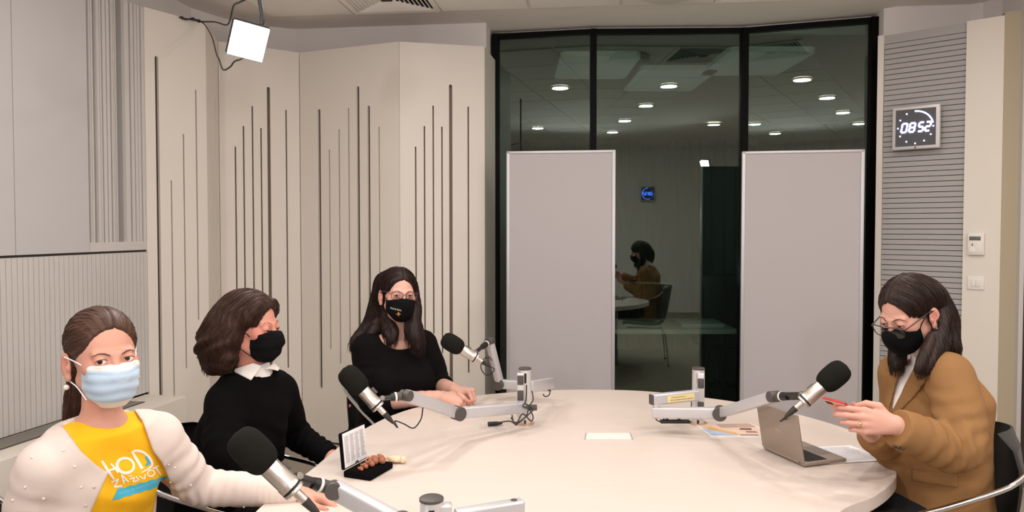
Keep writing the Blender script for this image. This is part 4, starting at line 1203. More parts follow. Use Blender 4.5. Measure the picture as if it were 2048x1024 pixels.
def polycut(poly, org, xv, zv, yv, y0=-.02, y1=.4):
    """solid whose outline is a polygon in the (xv, zv) plane, from y0 to y1 along yv"""
    P = np.array(poly, float); org = A3(org); xv, yv, zv = A3(xv), A3(yv), A3(zv)
    def f(X, Y, Z):
        x, y, z = X - org[0], Y - org[1], Z - org[2]
        u = x * xv[0] + y * xv[1] + z * xv[2]; w = x * zv[0] + y * zv[1] + z * zv[2]; v = x * yv[0] + y * yv[1] + z * yv[2]
        dm = np.full(np.broadcast(u, w).shape, 1e9); ins = np.zeros(dm.shape, bool)
        for i in range(len(P)):
            a, b = P[i], P[(i + 1) % len(P)]; e = b - a
            t = np.clip(((u - a[0]) * e[0] + (w - a[1]) * e[1]) / (e @ e), 0, 1)
            dm = np.minimum(dm, (u - a[0] - t * e[0]) ** 2 + (w - a[1] - t * e[1]) ** 2)
            cnd = ((a[1] > w) != (b[1] > w)) & (u < e[0] * (w - a[1]) / (e[1] if abs(e[1]) > 1e-9 else 1e-9) + a[0])
            ins ^= cnd
        sd = np.sqrt(dm) * np.where(ins, -1, 1)
        return np.maximum(sd, np.maximum(y0 - v, v - y1))
    cs_ = [org + xv * p[0] + zv * p[1] + yv * q for p in P for q in (y0, y1)]
    return f, np.min(cs_, 0), np.max(cs_, 0)
def viewcut(poly, org, n, y0=-.02, lo=None, hi=None, grow=0.0):
    """solid cone seen from the photographer's side: outline in image pixels, kept in front of a plane"""
    P = np.array(poly, float); org = A3(org); n = A3(Vector(n).normalized())
    def f(X, Y, Z):
        zc = Z - EYE; dep = np.maximum(Y * _cp - zc * _sp, .05); up_ = Y * _sp + zc * _cp
        u = 1024 + FPX * X / dep + 0 * Z; w = PPY - FPX * up_ / dep + 0 * X
        v = (X - org[0]) * n[0] + (Y - org[1]) * n[1] + (Z - org[2]) * n[2]
        dm = np.full(np.broadcast(u, w).shape, 1e9); ins = np.zeros(dm.shape, bool)
        for i in range(len(P)):
            a, b = P[i], P[(i + 1) % len(P)]; e = b - a
            t = np.clip(((u - a[0]) * e[0] + (w - a[1]) * e[1]) / (e @ e), 0, 1)
            dm = np.minimum(dm, (u - a[0] - t * e[0]) ** 2 + (w - a[1] - t * e[1]) ** 2)
            cnd = ((a[1] > w) != (b[1] > w)) & (u < e[0] * (w - a[1]) / (e[1] if abs(e[1]) > 1e-9 else 1e-9) + a[0])
            ins ^= cnd
        sd = np.sqrt(dm) * np.where(ins, -1, 1) * dep / FPX - grow
        return np.maximum(sd, y0 - v)
    return f, (A3(lo) if lo is not None else np.full(3, -9.)), (A3(hi) if hi is not None else np.full(3, 9.))
def sub_copy(F, prim, k, off):
    """a thin raised piece of a garment: the garment grown by off, kept inside prim"""
    G = Fld(F.lo, F.lo + F.h * (F.n - 1.0001), F.h); G.d = F.d.copy() - f32(off)
    f, lo, hi = prim; X, Y, Z = F.full()
    G.d = smax(G.d, f(X, Y, Z).astype(f32), k)
    G.d = smax(G.d, -(F.d + f32(.004)), 0)
    return G
_rs = np.random.RandomState(11)
_ph = _rs.rand(40) * 6.28
def n1(x, seed=0):
    """cheap 1-D noise in about -1..1"""
    o = 0
    for i, (fr, am) in enumerate(((1, .5), (2.3, .35), (4.1, .3), (7.7, .2))): o = o + am * np.sin(x * fr + _ph[(i + seed * 5) % 40])
    return o

# ------------------------------------------------------------------ the head (local: x = person's left, -y = face, z = up, origin between the ears at eye level)
def head_field(h=.0021, nz0=-.20, smile=0, jaw=1.0, ears=True, eye=.0052, lid=0.0):
    F = Fld((-.105, -.135, nz0), (.105, .125, .135), h)
    F.put(ell((0, .014, .030), (.0735, .0915, .080)))
    F.put(ell((0, -.028, -.030), (.0595 * jaw, .0600, .082)), .03)
    F.put(ell((0, -.068, -.0915), (.021, .019, .017)), .03)
    F.put(cap((.048 * jaw, .000, -.060), (.018, -.062, -.092), .014, .014), .025); F.put(cap((-.048 * jaw, .000, -.060), (-.018, -.062, -.092), .014, .014), .025)
    for s in (-1, 1):
        F.put(ell((s * .041, -.060, -.022), (.022, .020, .018)), .02)
        F.put(cap((s * .010, -.0845, .0140), (s * .042, -.0735, .0150), .0070, .0065), .014)
    for s in (-1, 1):
        F.put(ell((s * .031, -.1015, -.001), (.0175, .0150, .0110)), .010, 's')
    F.put(cap((0, -.0845, .008), (0, -.1045, -.030), .0072, .0088), .012)
    F.put(ell((0, -.1060, -.0345), (.0100, .0105, .0088)), .008)
    for s in (-1, 1): F.put(ell((s * .0115, -.0965, -.0375), (.0072, .0095, .0068)), .006)
    F.put(ell((0, -.0875, -.060), (.023, .010, .0055)), .008); F.put(ell((0, -.0865, -.0695), (.019, .010, .006)), .006)
    for s in (-1, 1):
        c = (s * .0312, -.0775, -.001)
        F.put(ell(c, .0146), .003)
        F.put(ell((s * .0312, -.0925, -.0012 + lid), (.0128, .0140, eye)), .0015, 's')
        if ears:
            R = (Matrix.Rotation(math.radians(-12), 3, 'X') @ Matrix.Rotation(math.radians(s * -12), 3, 'Z'))
            F.put(ell((s * .0800, .014, -.020), (.0065, .0195, .0325), R), .005)
            F.put(ell((s * .0855, .008, -.015), (.0060, .0115, .0200), R), .004, 's')
            F.put(ell((s * .0790, .003, -.048), (.0065, .0090, .0100), R), .005)
            F.put(ell((s * .0800, -.002, -.024), (.0050, .0050, .0080), R), .004)
    return F
def strand_disp(mode, amp, part=0.0, fr=60):
    def fn(X, Y, Z):
        if mode == 'down': s_ = np.arctan2(X, Y - .02) * 1.0 + Z * .6
        elif mode == 'back': s_ = np.arctan2(X, Z + .02) + Y * .8
        else: s_ = np.arctan2(X, Y - .02) + .25 * np.sin(Z * 60 + X * 15)
        o = amp * n1(s_ * fr, 1) + amp * .6 * n1(s_ * fr * .37 + Z * 4, 3)
        return o
    return fn
def groove(F, px, z0=.05, y0=-.1, y1=.06, w=.004, dep=.006):
    X, Y, Z = F.full()
    m = np.exp(-((X - px) / w) ** 2) * (Z > z0) * (Y < y1)
    F.d = (F.d + dep * m).astype(f32)

def skin_mat(name, col, rosy):
    m = pm(name, col, .52, var=.03, nscale=90, sss=.12, spec=.35, attr='blush', col2=rosy, bump=.05, bscale=600)
    return m
def hair_mat(name, c1_, c2_):
    m = bpy.data.materials.new(name); m.use_nodes = True; nt = m.node_tree; b = nt.nodes['Principled BSDF']
    at = nt.nodes.new('ShaderNodeAttribute'); at.attribute_name = 'strand'
    mx = nt.nodes.new('ShaderNodeMix'); mx.data_type = 'RGBA'; mx.inputs[6].default_value = c1_; mx.inputs[7].default_value = c2_
    nt.links.new(at.outputs['Fac'], mx.inputs[0]); nt.links.new(mx.outputs[2], b.inputs['Base Color'])
    b.inputs['Roughness'].default_value = .48; b.inputs['Specular IOR Level'].default_value = .25
    bp = nt.nodes.new('ShaderNodeBump'); bp.inputs['Strength'].default_value = .25; bp.inputs['Distance'].default_value = .002
    nt.links.new(at.outputs['Fac'], bp.inputs['Height']); nt.links.new(bp.outputs[0], b.inputs['Normal'])
    return m
class Head:
    def __init__(s, O, yaw, pitch=0, roll=0, sc=1.0):
        """yaw: degrees from facing -y towards +x; pitch: nodding down; roll: tilting towards the person's left"""
        s.O = Vector(O); s.sc = sc
        s.R = Matrix.Rotation(math.radians(yaw), 3, 'Z') @ Matrix.Rotation(math.radians(pitch), 3, 'X') @ Matrix.Rotation(math.radians(roll), 3, 'Y')
    def w(s, p): return s.O + s.R @ (Vector(p) * s.sc)
    def l(s, p): return (s.R.transposed() @ (Vector(p) - s.O)) / s.sc
    @property
    def xf(s): return (s.O, s.R, s.sc)
def strand_attr(H, mode, fr=110):
    Ri = np.array(H.R); O = np.array(H.O)
    def fn(V_):
        q = (V_ - O) @ Ri / H.sc
        if mode == 'down': t = np.arctan2(q[:, 0], q[:, 1] - .02) + q[:, 2] * .6
        elif mode == 'back': t = np.arctan2(q[:, 0], q[:, 2] + .02) + q[:, 1] * .8
        else: t = np.arctan2(q[:, 0], q[:, 1] - .02) + .25 * np.sin(q[:, 2] * 60 + q[:, 0] * 15)
        return .45 + .26 * n1(t * fr, 2) + .22 * n1(t * fr * .2, 4)
    return fn
class Samp:
    """look-ups of a field and its gradient at many points"""
    def __init__(s, F):
        s.F = F; s.g = np.gradient(F.d, F.h)
    def __call__(s, P):
        F = s.F; k = np.clip(((P - F.lo) / F.h), 0, F.n - 1.001); i = k.astype(int); f = k - i
        d = 0
        for a in (0, 1):
            for b in (0, 1):
                for c in (0, 1):
                    w = np.where(a, f[:, 0], 1 - f[:, 0]) * np.where(b, f[:, 1], 1 - f[:, 1]) * np.where(c, f[:, 2], 1 - f[:, 2])
                    d = d + w * F.d[i[:, 0] + a, i[:, 1] + b, i[:, 2] + c]
        r = np.round(k).astype(int); g = np.stack([q[r[:, 0], r[:, 1], r[:, 2]] for q in s.g], 1)
        return d, g / np.maximum(np.linalg.norm(g, axis=1), 1e-6)[:, None]
def push_out(F, pts, off=.0016):
    S = Samp(F); P = np.array([tuple(p) for p in pts], float)
    for _ in range(4):
        d, g = S(P); m = (d < off) & (d > -.03); P = P + g * ((off - d) * m)[:, None]
    return [Vector(p) for p in P]
def grow_hair(H, name, G, attr, mat, par, dirfn, n=700, steps=16, ds=.008, r=.0013, seed=1, tail=3, zrel=-.10):
    """hair = smooth mass plus many tapered strands that run over it along dirfn (all in head space)"""
    rs = np.random.RandomState(seed); S = Samp(G)
    P0, Q0 = G.mesh(None)
    sd = P0[rs.randint(0, len(P0), n)].copy(); p = sd
    offs = rs.uniform(-.0006, .0016, n); T = [p.copy()]; free = np.zeros(n); wob = rs.uniform(-1, 1, (n, 3)) * .10
    alive = np.ones(n, int) * steps; L = rs.randint(int(steps * .55), steps + 1, n)
    for i in range(steps):
        d, g = S(p); t0 = dirfn(p); t0 /= np.maximum(np.linalg.norm(t0, axis=1), 1e-6)[:, None]; on = (np.abs(d) < .012) & (((g * t0).sum(1) < .38) | (p[:, 2] > zrel))
        p = np.where(on[:, None], p - g * (np.clip(d - offs, -.006, .006))[:, None], p)
        free = np.where(on & (d < .006), free * 0, free + 1)
        t = dirfn(p) + wob; t = np.where(on[:, None], t - g * (t * g).sum(1)[:, None] * .9, t)
        t /= np.maximum(np.linalg.norm(t, axis=1), 1e-6)[:, None]
        p = p + t * ds; T.append(p.copy())
        stop = (free >= tail) | (i + 1 >= L)
        alive = np.where(stop & (alive == steps), i + 1, alive)
    T = np.stack(T, 1)
    V_, Q_, A_ = [], [], []; off = len(P0); ca = np.cos(np.arange(4) * math.pi / 2); sa = np.sin(np.arange(4) * math.pi / 2)
    for k in range(n):
        m = int(alive[k]) + 1
        if m < 4: continue
        c = T[k, :m]; tg = np.gradient(c, axis=0); tg /= np.maximum(np.linalg.norm(tg, axis=1), 1e-9)[:, None]
        u = np.cross(tg, np.array([.31, .52, .79])); u /= np.maximum(np.linalg.norm(u, axis=1), 1e-9)[:, None]; w = np.cross(tg, u)
        x = np.linspace(0, 1, m); rr = r * rs.uniform(.6, 1.35) * np.minimum(np.minimum(x * 5 + .05, 1), (1 - x) * 2.6 + .06)
        ring = c[:, None, :] + (u[:, None, :] * ca[None, :, None] + w[:, None, :] * sa[None, :, None]) * rr[:, None, None]
        V_.append(ring.reshape(-1, 3)); A_.append(np.full(m * 4, rs.uniform(.05, .95)))
        ix = off + np.arange(m * 4).reshape(m, 4)
        for j in range(4):
            a, b = ix[:-1, j], ix[:-1, (j + 1) % 4]; c2, d2 = ix[1:, (j + 1) % 4], ix[1:, j]
            Q_.append(np.stack([a, b, c2, d2], 1))
        off += m * 4
    def xf(P): return P @ np.array(H.R).T * H.sc + np.array(H.O)
    B0 = xf(P0); at0 = np.clip(attr(B0), 0, 1)
    V2_ = np.concatenate([B0, xf(np.concatenate(V_))]); Qall = np.concatenate([Q0] + Q_); AA = np.concatenate([at0] + A_)
    return link(name, to_mesh(name, [(V2_, Qall)], {'strand': lambda V: AA}), mat, par)
def eyes(H, par, iris, gaze=(0, -1, 0), closed=False):
    for s in (-1, 1):
        c = Vector((s * .0312, -.0775, -.001)); g = Vector(gaze).normalized()
        m_ = MB(); m_.ball(c, .0132, 28); me = m_.mesh('eye')
        for v in me.vertices: v.co = H.w(v.co)
        o = link('eye', me, M['sclera'], par)
        m_ = MB(); m_.lathe(c + g * .0116, g, [(0, .0060), (.0014, .0056), (.0019, .0022), (.0020, .0005)], 24)
        me = m_.mesh('iris')
        for v in me.vertices: v.co = H.w(v.co)
        link('iris', me, iris, o)
        m_ = MB(); m_.lathe(c + g * .01345, g, [(0, .0025), (.0004, .0024), (.0006, .0005)], 18)
        me = m_.mesh('pupil')
        for v in me.vertices: v.co = H.w(v.co)
        link('pupil', me, M['pupil'], o)
def local_tubes(H, name, tubes, mat, par, n=8):
    m_ = MB()
    for pts, r in tubes: m_.tube(pts, r, n)
    me = m_.mesh(name)
    for v in me.vertices: v.co = H.w(v.co)
    return link(name, me, mat, par)
def surf(F, p, d, off=0.0, n=60, L=.06):
    """march from p along d until the field is entered; returns the local point"""
    p = Vector(p); d = Vector(d).normalized()
    for i in range(n):
        q = p + d * (L * i / n); k = ((A3(q) - F.lo) / F.h).round().astype(int)
        if (k >= 0).all() and (k < F.n).all() and F.d[tuple(k)] < off: return q
    return p + d * L
def brows(H, F, par, mat, lift=0.0, thick=.0022):
    for s in (-1, 1):
        pts = []
        for t in range(7):
            u = t / 6; x = s * (.0135 + .036 * u); z = .0195 + .0075 * math.sin(min(u * 1.35, 1.25) * math.pi * .62) - .004 * u * u + lift
            q = surf(F, (x, -.125, z), (0, 1, 0), .0005, 120, .09); pts.append(q)
        rs = [thick * .8, thick * 1.15, thick * 1.2, thick * 1.1, thick * .9, thick * .65, thick * .3]
        local_tubes(H, 'eyebrow', [(spline(pts, 3), [float(np.interp(i / 3, range(7), rs)) for i in range(19)])], mat, par)
def lashes(H, par, mat, eye=.0052, lid=0.0, r=.0009):
    for s in (-1, 1):
        pts = []
        for t in range(11):
            a = math.pi * t / 10; x = s * .0312 + .0132 * math.cos(a); z = -.0012 + lid + (eye + .0004) * math.sin(a)
            dx, dz = x - s * .0312, z + .001
            y = -.0775 - math.sqrt(max(.0148 ** 2 - dx * dx - dz * dz, 1e-5)); pts.append((x, y, z))
        local_tubes(H, 'eyelashes', [(pts, r)], mat, par)
M['sclera'] = pm('eye_white', srgb(226, 214, 210), .25, var=.02)
M['pupil'] = pm('pupil_black', srgb(12, 10, 10), .1)
M['brown_iris'] = pm('brown_iris', srgb(66, 42, 28), .2, var=.2, nscale=900)

# ------------------------------------------------------------------ hands
def hand_prims(wrist, fdir, back, curls, thumb, side=1, sc=1.0, spread=(1, 0, 0, 1), stretch=1.0):
    """side=+1: the thumb lies on back x fdir ... given so that y = thumb side. returns capsules"""
    x = Vector(fdir).normalized(); z = Vector(back); z = (z - x * z.dot(x)).normalized(); y = z.cross(x) * side
    R = Matrix((x, y, z)).transposed(); w = Vector(wrist)
    def T(p): return w + R @ (Vector(p) * sc)
    out = []
    mcp = [(.086, .0265, .000), (.090, .0065, .003), (.085, -.0135, .001), (.076, -.0310, -.004)]
    LN = [(.041, .0245, .0205), (.045, .028, .0215), (.041, .026, .0205), (.032, .020, .0185)]
    RD = [(.0098, .0084, .0076, .0066), (.0100, .0086, .0078, .0068), (.0094, .0082, .0074, .0064), (.0084, .0072, .0066, .0058)]
    palm = [cap(T((0, .010, 0)), T(mcp[0]), .0165 * sc, .0115 * sc), cap(T((0, .003, 0)), T(mcp[1]), .0170 * sc, .0118 * sc), cap(T((0, -.005, 0)), T(mcp[2]), .0165 * sc, .0112 * sc), cap(T((0, -.011, -.001)), T(mcp[3]), .0155 * sc, .0105 * sc)]
    palm.append(ell(T((.045, .018, -.012)), (.032 * sc, .016 * sc, .013 * sc), R)); palm.append(ell(T((.040, -.020, -.010)), (.032 * sc, .012 * sc, .012 * sc), R))
    fingers = []; tips = []
    for i in range(4):
        p = Vector(mcp[i]); a = 0; sp = math.radians(spread[i])
        segs = [p.copy()]
        for j in range(3):
            a += math.radians(curls[i][j])
            d = Vector((math.cos(a) * math.cos(sp), math.cos(a) * math.sin(sp) , -math.sin(a)))
            p = p + d * LN[i][j] * stretch; segs.append(p.copy())
        fingers.append([cap(T(segs[j]), T(segs[j + 1]), RD[i][j] * sc, RD[i][j + 1] * sc) for j in range(3)])
        tips.append((T(segs[3]), R @ d, R @ Vector((math.sin(a) * 1, 0, math.cos(a)))))
    t = [Vector((.018, .018, -.008))] + [Vector(q) for q in thumb]
    tr = [.0150, .0118, .0100, .0078]
    th = [cap(T(t[j]), T(t[j + 1]), tr[j] * sc, tr[j + 1] * sc) for j in range(len(t) - 1)]
    tips.append((T(t[-1]), R @ (t[-1] - t[-2]).normalized(), None))
    return palm, fingers, th, tips, T
def put_hand(F, hp):
    palm, fingers, th, tips, T = hp
    for p in palm: F.put(p, .010)
    for f_ in fingers:
        G = None
        for i, p in enumerate(f_): F.put(p, .0045 if i == 0 else .0025)
    for i, p in enumerate(th): F.put(p, .010 if i == 0 else .003)
def hand_field(hps, extra=(), h=.0021, k=.01):
    lo = np.min([p[1] for hp in hps for g in ([hp[0]] + hp[1] + [hp[2]]) for p in g] + [e[1] for e in extra], 0) - .012
    hi = np.max([p[2] for hp in hps for g in ([hp[0]] + hp[1] + [hp[2]]) for p in g] + [e[2] for e in extra], 0) + .012
    parts = []
    for hp, ex in zip(hps, extra if extra else [None] * len(hps)):
        F = Fld(lo, hi, h)
        if ex is not None: F.put(ex, k)
        put_hand(F, hp); parts.append(F)
    return parts
def blush_fn(spots):
    def fn(V_):
        o = np.zeros(len(V_))
        for c, r, a in spots:
            o = np.maximum(o, a * np.exp(-((V_ - np.array(c)) ** 2).sum(1) / (r * r)))
        return o
    return fn

# ------------------------------------------------------------------ decals on cloth: outlines cast from the lens onto the garment
def bvh_of(o):
    me = o.data
    return BVHTree.FromPolygons([v.co[:] for v in me.vertices], [p.vertices[:] for p in me.polygons])
def on_surface(bvh, px, py, off):
    r = ray(px, py).normalized(); hit = bvh.ray_cast(Vector((0, 0, EYE)), r)
    if hit[0] is None: return None
    n = hit[1] if hit[1].dot(r) < 0 else -hit[1]
    return hit[0] + n * off
def decal_strokes(name, bvh, strokes, mat, par, off=.0012):
    """strokes: (pixel polyline, width px or list)"""
    m_ = MB()
    for pts, w_ in strokes:
        P = spline([Vector((a, b, 0)) for a, b in pts], 5) if len(pts) > 2 else [Vector((*pts[0], 0)).lerp(Vector((*pts[-1], 0)), t / 8) for t in range(9)]
        n = len(P); ws = w_ if isinstance(w_, (list, tuple)) else [w_] * 2
        L, Rr = [], []
        for i, p in enumerate(P):
            t = (P[min(i + 1, n - 1)] - P[max(i - 1, 0)]).normalized(); q = Vector((-t.y, t.x, 0)) * float(np.interp(i / (n - 1), np.linspace(0, 1, len(ws)), ws)) / 2
            L.append(on_surface(bvh, p.x + q.x, p.y + q.y, off)); Rr.append(on_surface(bvh, p.x - q.x, p.y - q.y, off))
        for i in range(n - 1):
            c = [L[i], L[i + 1], Rr[i + 1], Rr[i]]
            if all(v is not None for v in c): m_.quad(*c)
    if m_.v: return m_.build(name, mat, par)
def decal_grid(name, bvh, c00, c10, c11, c01, mat, par, nu=24, nv=6, off=.0010, rag=None):
    m_ = MB(); G = []
    for i in range(nu + 1):
        for j in range(nv + 1):
            u, v = i / nu, j / nv
            if rag: u, v = rag(u, v)
            p = [(c00[k] * (1 - u) + c10[k] * u) * (1 - v) + (c01[k] * (1 - u) + c11[k] * u) * v for k in (0, 1)]
            G.append(on_surface(bvh, p[0], p[1], off))
    for i in range(nu):
        for j in range(nv):
            c = [G[i * (nv + 1) + j], G[(i + 1) * (nv + 1) + j], G[(i + 1) * (nv + 1) + j + 1], G[i * (nv + 1) + j + 1]]
            if all(v is not None for v in c): m_.quad(*c)
    if m_.v: return m_.build(name, mat, par)
# ================================================================== PERSON IN THE YELLOW SHIRT (front left)
def join_skin(parts): return parts
def thighs(mat, shoe, par, hipL, hipR, kneeL, kneeR, footL, footR, name='trousers'):
    F = Fld(np.min([A3(p) for p in (hipL, hipR, kneeL, kneeR, footL, footR)], 0) - .16, np.max([A3(p) for p in (hipL, hipR, kneeL, kneeR, footL, footR)], 0) + .16, .011)
    F.put(ell((Vector(hipL) + Vector(hipR)) / 2 + Z3 * .03, (.17, .17, .12)), .05)
    for h_, k_, f_ in ((hipL, kneeL, footL), (hipR, kneeR, footR)):
        F.put(cap(h_, k_, .085, .062), .04); F.put(cap(k_, Vector(f_) + Z3 * .10, .060, .046), .03)
    o = link(name, to_mesh(name, [F.mesh()]), mat, par)
    for h_, k_, f_ in ((hipL, kneeL, footL), (hipR, kneeR, footR)):
        d = Vector((k_[0] - h_[0], k_[1] - h_[1], 0)).normalized(); f_ = Vector(f_)
        S = Fld(A3(f_) - .22, A3(f_) + .25, .007)
        S.put(cap(f_ + Z3 * .10, f_ + Z3 * .045, .040, .042)); S.put(cap(f_ + Z3 * .038, f_ + d * .16 + Z3 * .030, .038, .030), .02); S.half((0, 0, .004), (0, 0, -1))
        link('shoe', to_mesh('shoe', [S.mesh()]), shoe, par)
M['trouser'] = pm('black_trousers', srgb(22, 22, 26), .9, var=.08, bump=.1, bscale=500)
M['shoe'] = pm('black_shoe_leather', srgb(20, 19, 18), .4)
M['skin1'] = skin_mat('skin_warm', srgb(208, 154, 134), srgb(190, 112, 98))
M['hair1'] = hair_mat('hair_mid_brown', srgb(48, 31, 24), srgb(92, 62, 47))
M['brow1'] = pm('brow_brown', srgb(88, 58, 44), .7)
M['yellow'] = pm('yellow_cotton', srgb(246, 186, 10), .85, var=.03, nscale=40, bump=.12, bscale=900)
M['cardigan'] = pm('off_white_knit', srgb(222, 207, 199), .9, var=.02, nscale=60, bump=.3, bscale=1100, stretch=(1, 1, .5))
M['mask_blue'] = pm('blue_mask_fabric', srgb(184, 205, 224), .85, var=.01, attr='band', col2=srgb(236, 226, 212), bump=.1, bscale=900)
M['pearl'] = pm('pearl', srgb(238, 228, 220), .2, coat=.5)

w1 = thing('person', 'person in a yellow printed T-shirt, white cardigan and light blue mask', 'person', (-1.17, 1.96, 0))
RL = Vector((.51, .86, 0)).normalized(); FW = Vector((.86, -.51, 0)).normalized()
H = Head((-1.034, 1.862, 1.220), 47, 2, -1, 1.0)
NB = Vector((-1.052, 1.885, 1.035))
F = head_field(.0020, -.21)
nb_l = H.l(NB)
F.put(cap((0, .020, -.070), nb_l, .042, .047), .028)
F.put(ell(nb_l + Vector((0, .01, -.02)), (.080, .06, .04)), .04)
headF1 = F
SR = W(97, 934, 1.77); SL = W(312, 874, 2.01); EL = W(398, 976, 2.13); WL = W(600, 986, 2.17)
ER = W(76, 1066, 1.80); WR = ER + Vector((.20, -.02, -.10))
secs = [(Vector((-1.19, 1.97, .48)), .185, .15, .12), (Vector((-1.155, 1.955, .68)), .162, .115, .105), (Vector((-1.105, 1.92, .86)), .166, .108, .10), (Vector((-1.075, 1.90, .95)), .150, .085, .085), (Vector((-1.06, 1.89, 1.025)), .085, .055, .06)]
def torso(F, secs, g, xv, yv, sh, neck, rs=.052, n=2.3):
    F.put(loft([(c, a + g, f_ + g, b + g) for c, a, f_, b in secs], xv, yv, n))
    for s_ in sh: F.put(cap(neck - Z3 * .022, s_, rs * .8 + g, rs + g), .045)
B = Fld((-1.5, 1.55, .40), (-.45, 2.35, 1.12), .008)
torso(B, secs, 0, RL, FW, (SR, SL), NB, .046)
for a, b, c in ((SR, ER, WR), (SL, EL, WL)): B.puts(chain([a, b, c], [.046, .040, .028], 5), .02)
hd = (Vector((.95, -.28, -.08))).normalized()
hp1 = hand_prims(WL + Vector((.006, 0, -.002)), hd, (.05, .30, .95), [(22, 34, 20), (26, 40, 24), (34, 46, 28), (42, 50, 30)], [(.050, .044, -.014), (.084, .056, -.020), (.114, .058, -.022)], side=-1, sc=1.04)
hf = hand_field([hp1], [cap(WL - (WL - EL).normalized() * .10, WL, .033, .0255)], .0020)
spots = [(H.w((s_ * .045, -.07, -.012)), .03, .35) for s_ in (-1, 1)] + [(H.w((s_ * .08, .012, -.01)), .03, .5) for s_ in (-1, 1)] + [(q[0], .022, .6) for q in hp1[3]]
link('body', to_mesh('body', [F.mesh(H.xf), B.mesh()] + [h_.mesh() for h_ in hf], {'blush': blush_fn(spots)}), M['skin1'], w1)
nails = M['nail'] = pm('pink_nail', srgb(236, 184, 172), .25)
eyes(H, w1, M['brown_iris'], (-.42, -1, .02)); brows(H, F, w1, M['brow1'], -.0075, .0016); lashes(H, w1, M['brow1'], r=.0008)
# hair
G = Fld((-.12, -.13, -.24), (.12, .19, .15), .0026)
G.put(ell((0, .018, .034), (.0800, .0985, .0860)))
G.put(ell((0, -.094, -.016), (.0745, .068, .096)), .012, 's')
for s_ in (-1, 1): G.put(ell((s_ * .088, .004, -.026), (.022, .026, .040)), .006, 's')
G.half((0, .012, -.040), (0, -.62, -.78), .01)
G.disp(strand_disp('back', .0005, fr=40)); groove(G, .008, .06, -.1, .03, .003, .0035)
pt = [(-.012, .098, -.030)] + [H.l(W(172, 745, 1.97)), H.l(W(160, 785, 1.965)), H.l(W(150, 815, 1.96)), H.l(W(139, 850, 1.955))]
G.puts(chain(pt, [.040, .034, .027, .020, .009], 5), .015)
G.disp(lambda X, Y, Z: .0008 * np.sin(X * 700 + Y * 300) * (Y > .05) * (Z < -.04))
tail_dn = np.array(H.l(H.O + Vector((-.05, .02, -1)))); tgt = np.array((-.012, .112, -.035))
def flow1(p):
    t = tgt - p; t /= np.maximum(np.linalg.norm(t, axis=1), 1e-6)[:, None]
    low = ((p[:, 1] > .070) & (p[:, 2] < -.015)) | (p[:, 2] < -.055)
    return np.where(low[:, None], tail_dn[None, :], t + np.array([0, .25, .0]))
hr = grow_hair(H, 'hair', G, strand_attr(H, 'back', 36), M['hair1'], w1, flow1, 1700, 18, .007, .0006, 3, 3)
m_ = MB()
for i in range(7):
    a = W(150 - i * 1.2, 800 + i * 4, 1.955); m_.tube(spline([a, a + Vector((-.004 - i * .002, 0, -.03)), a + Vector((-.012 - i * .004, .004, -.062 - .004 * i))], 4), [.0012 - .0001 * k for k in range(9)], 5)
m_.build('loose_strand', M['hair1'], hr)
# mask
K = head_field(.0019, -.15, ears=False)
K.put(ell((0, -.074, -.056), (.051, .0505, .060)), .02)
K.put(cap((0, -.090, -.012), (0, -.108, -.035), .010, .014), .03)
K.d -= f32(.0035)
K.disp(lambda X, Y, Z: np.where(Z < -.028, .0011 * np.sin((Z + .028) * 230 + .5 * np.abs(X) * 60), 0))
bx = Fld(K.lo, K.lo + K.h * (K.n - 1), K.h); bx.put(rbox((0, -.075, -.0645), (.0605, .070, .0545), None, .010))
K.d = smax(K.d[tuple(slice(0, k) for k in bx.d.shape)], bx.d[tuple(slice(0, k) for k in K.d.shape)], .002)
K.half((0, -.105, -.0105), (0, -.10, 1), .001); K.half((0, -.03, -.1), (0, 1, 0), .004)
Ri = np.array(H.R); Oi = np.array(H.O)
mk = link('face_mask', to_mesh('face_mask', [K.mesh(H.xf)], {'band': lambda V_: (lambda z: np.where(z > -.0205, .75, np.where(z < -.0985, 1.0, 0.0)))(((V_ - Oi) @ Ri)[:, 2])}), M['mask_blue'], w1)
for s_ in (-1, 1):
    local_tubes(H, 'ear_loop', [(spline([(s_ * .058, -.050, -.016), (s_ * .068, -.030, -.007), (s_ * .075, -.008, -.002), (s_ * .0835, .012, .003)], 5), .0016), (spline([(s_ * .055, -.048, -.098), (s_ * .066, -.020, -.070), (s_ * .073, .000, -.060), (s_ * .078, .014, -.052)], 5), .0015)], M['paper'], mk)
    m_ = MB(); m_.ball(H.w((s_ * .0825, .006, -.0715)), .0068, 18); e_ = m_.build('earring', M['pearl'], w1)
# shirt
S = Fld((-1.40, 1.62, .42), (-.74, 2.24, 1.12), .0042)
torso(S, secs, .007, RL, FW, (SR.lerp(NB, .25), SL.lerp(NB, .25)), NB, .048)
for s_ in (-1, 1): S.put(ell(Vector((-1.105, 1.915, .868)) + FW * .055 + RL * .062 * s_, (.062, .062, .062)), .05)
S.fold(Vector((-1.05, 1.86, .88)) + FW * .05, RL * .4 + Z3 * .9, .075, .0035, .10, .4); S.fold(Vector((-1.06, 1.80, .80)) + FW * .06, RL + Z3 * .3, .08, .004, .10, .5)
S.puts([cap(SL, SL.lerp(EL, .55), .052, .050), cap(SR, SR.lerp(ER, .5), .044, .044)], .03)
S.put(ell(NB + FW * .022 + Z3 * .050, (.064, .064, .056)), .004, 's')
S.put(cap(NB + Z3 * .06, NB + Z3 * .1, .060), .004, 's')
shirt = link('t_shirt', to_mesh('t_shirt', [S.mesh()]), M['yellow'], w1)
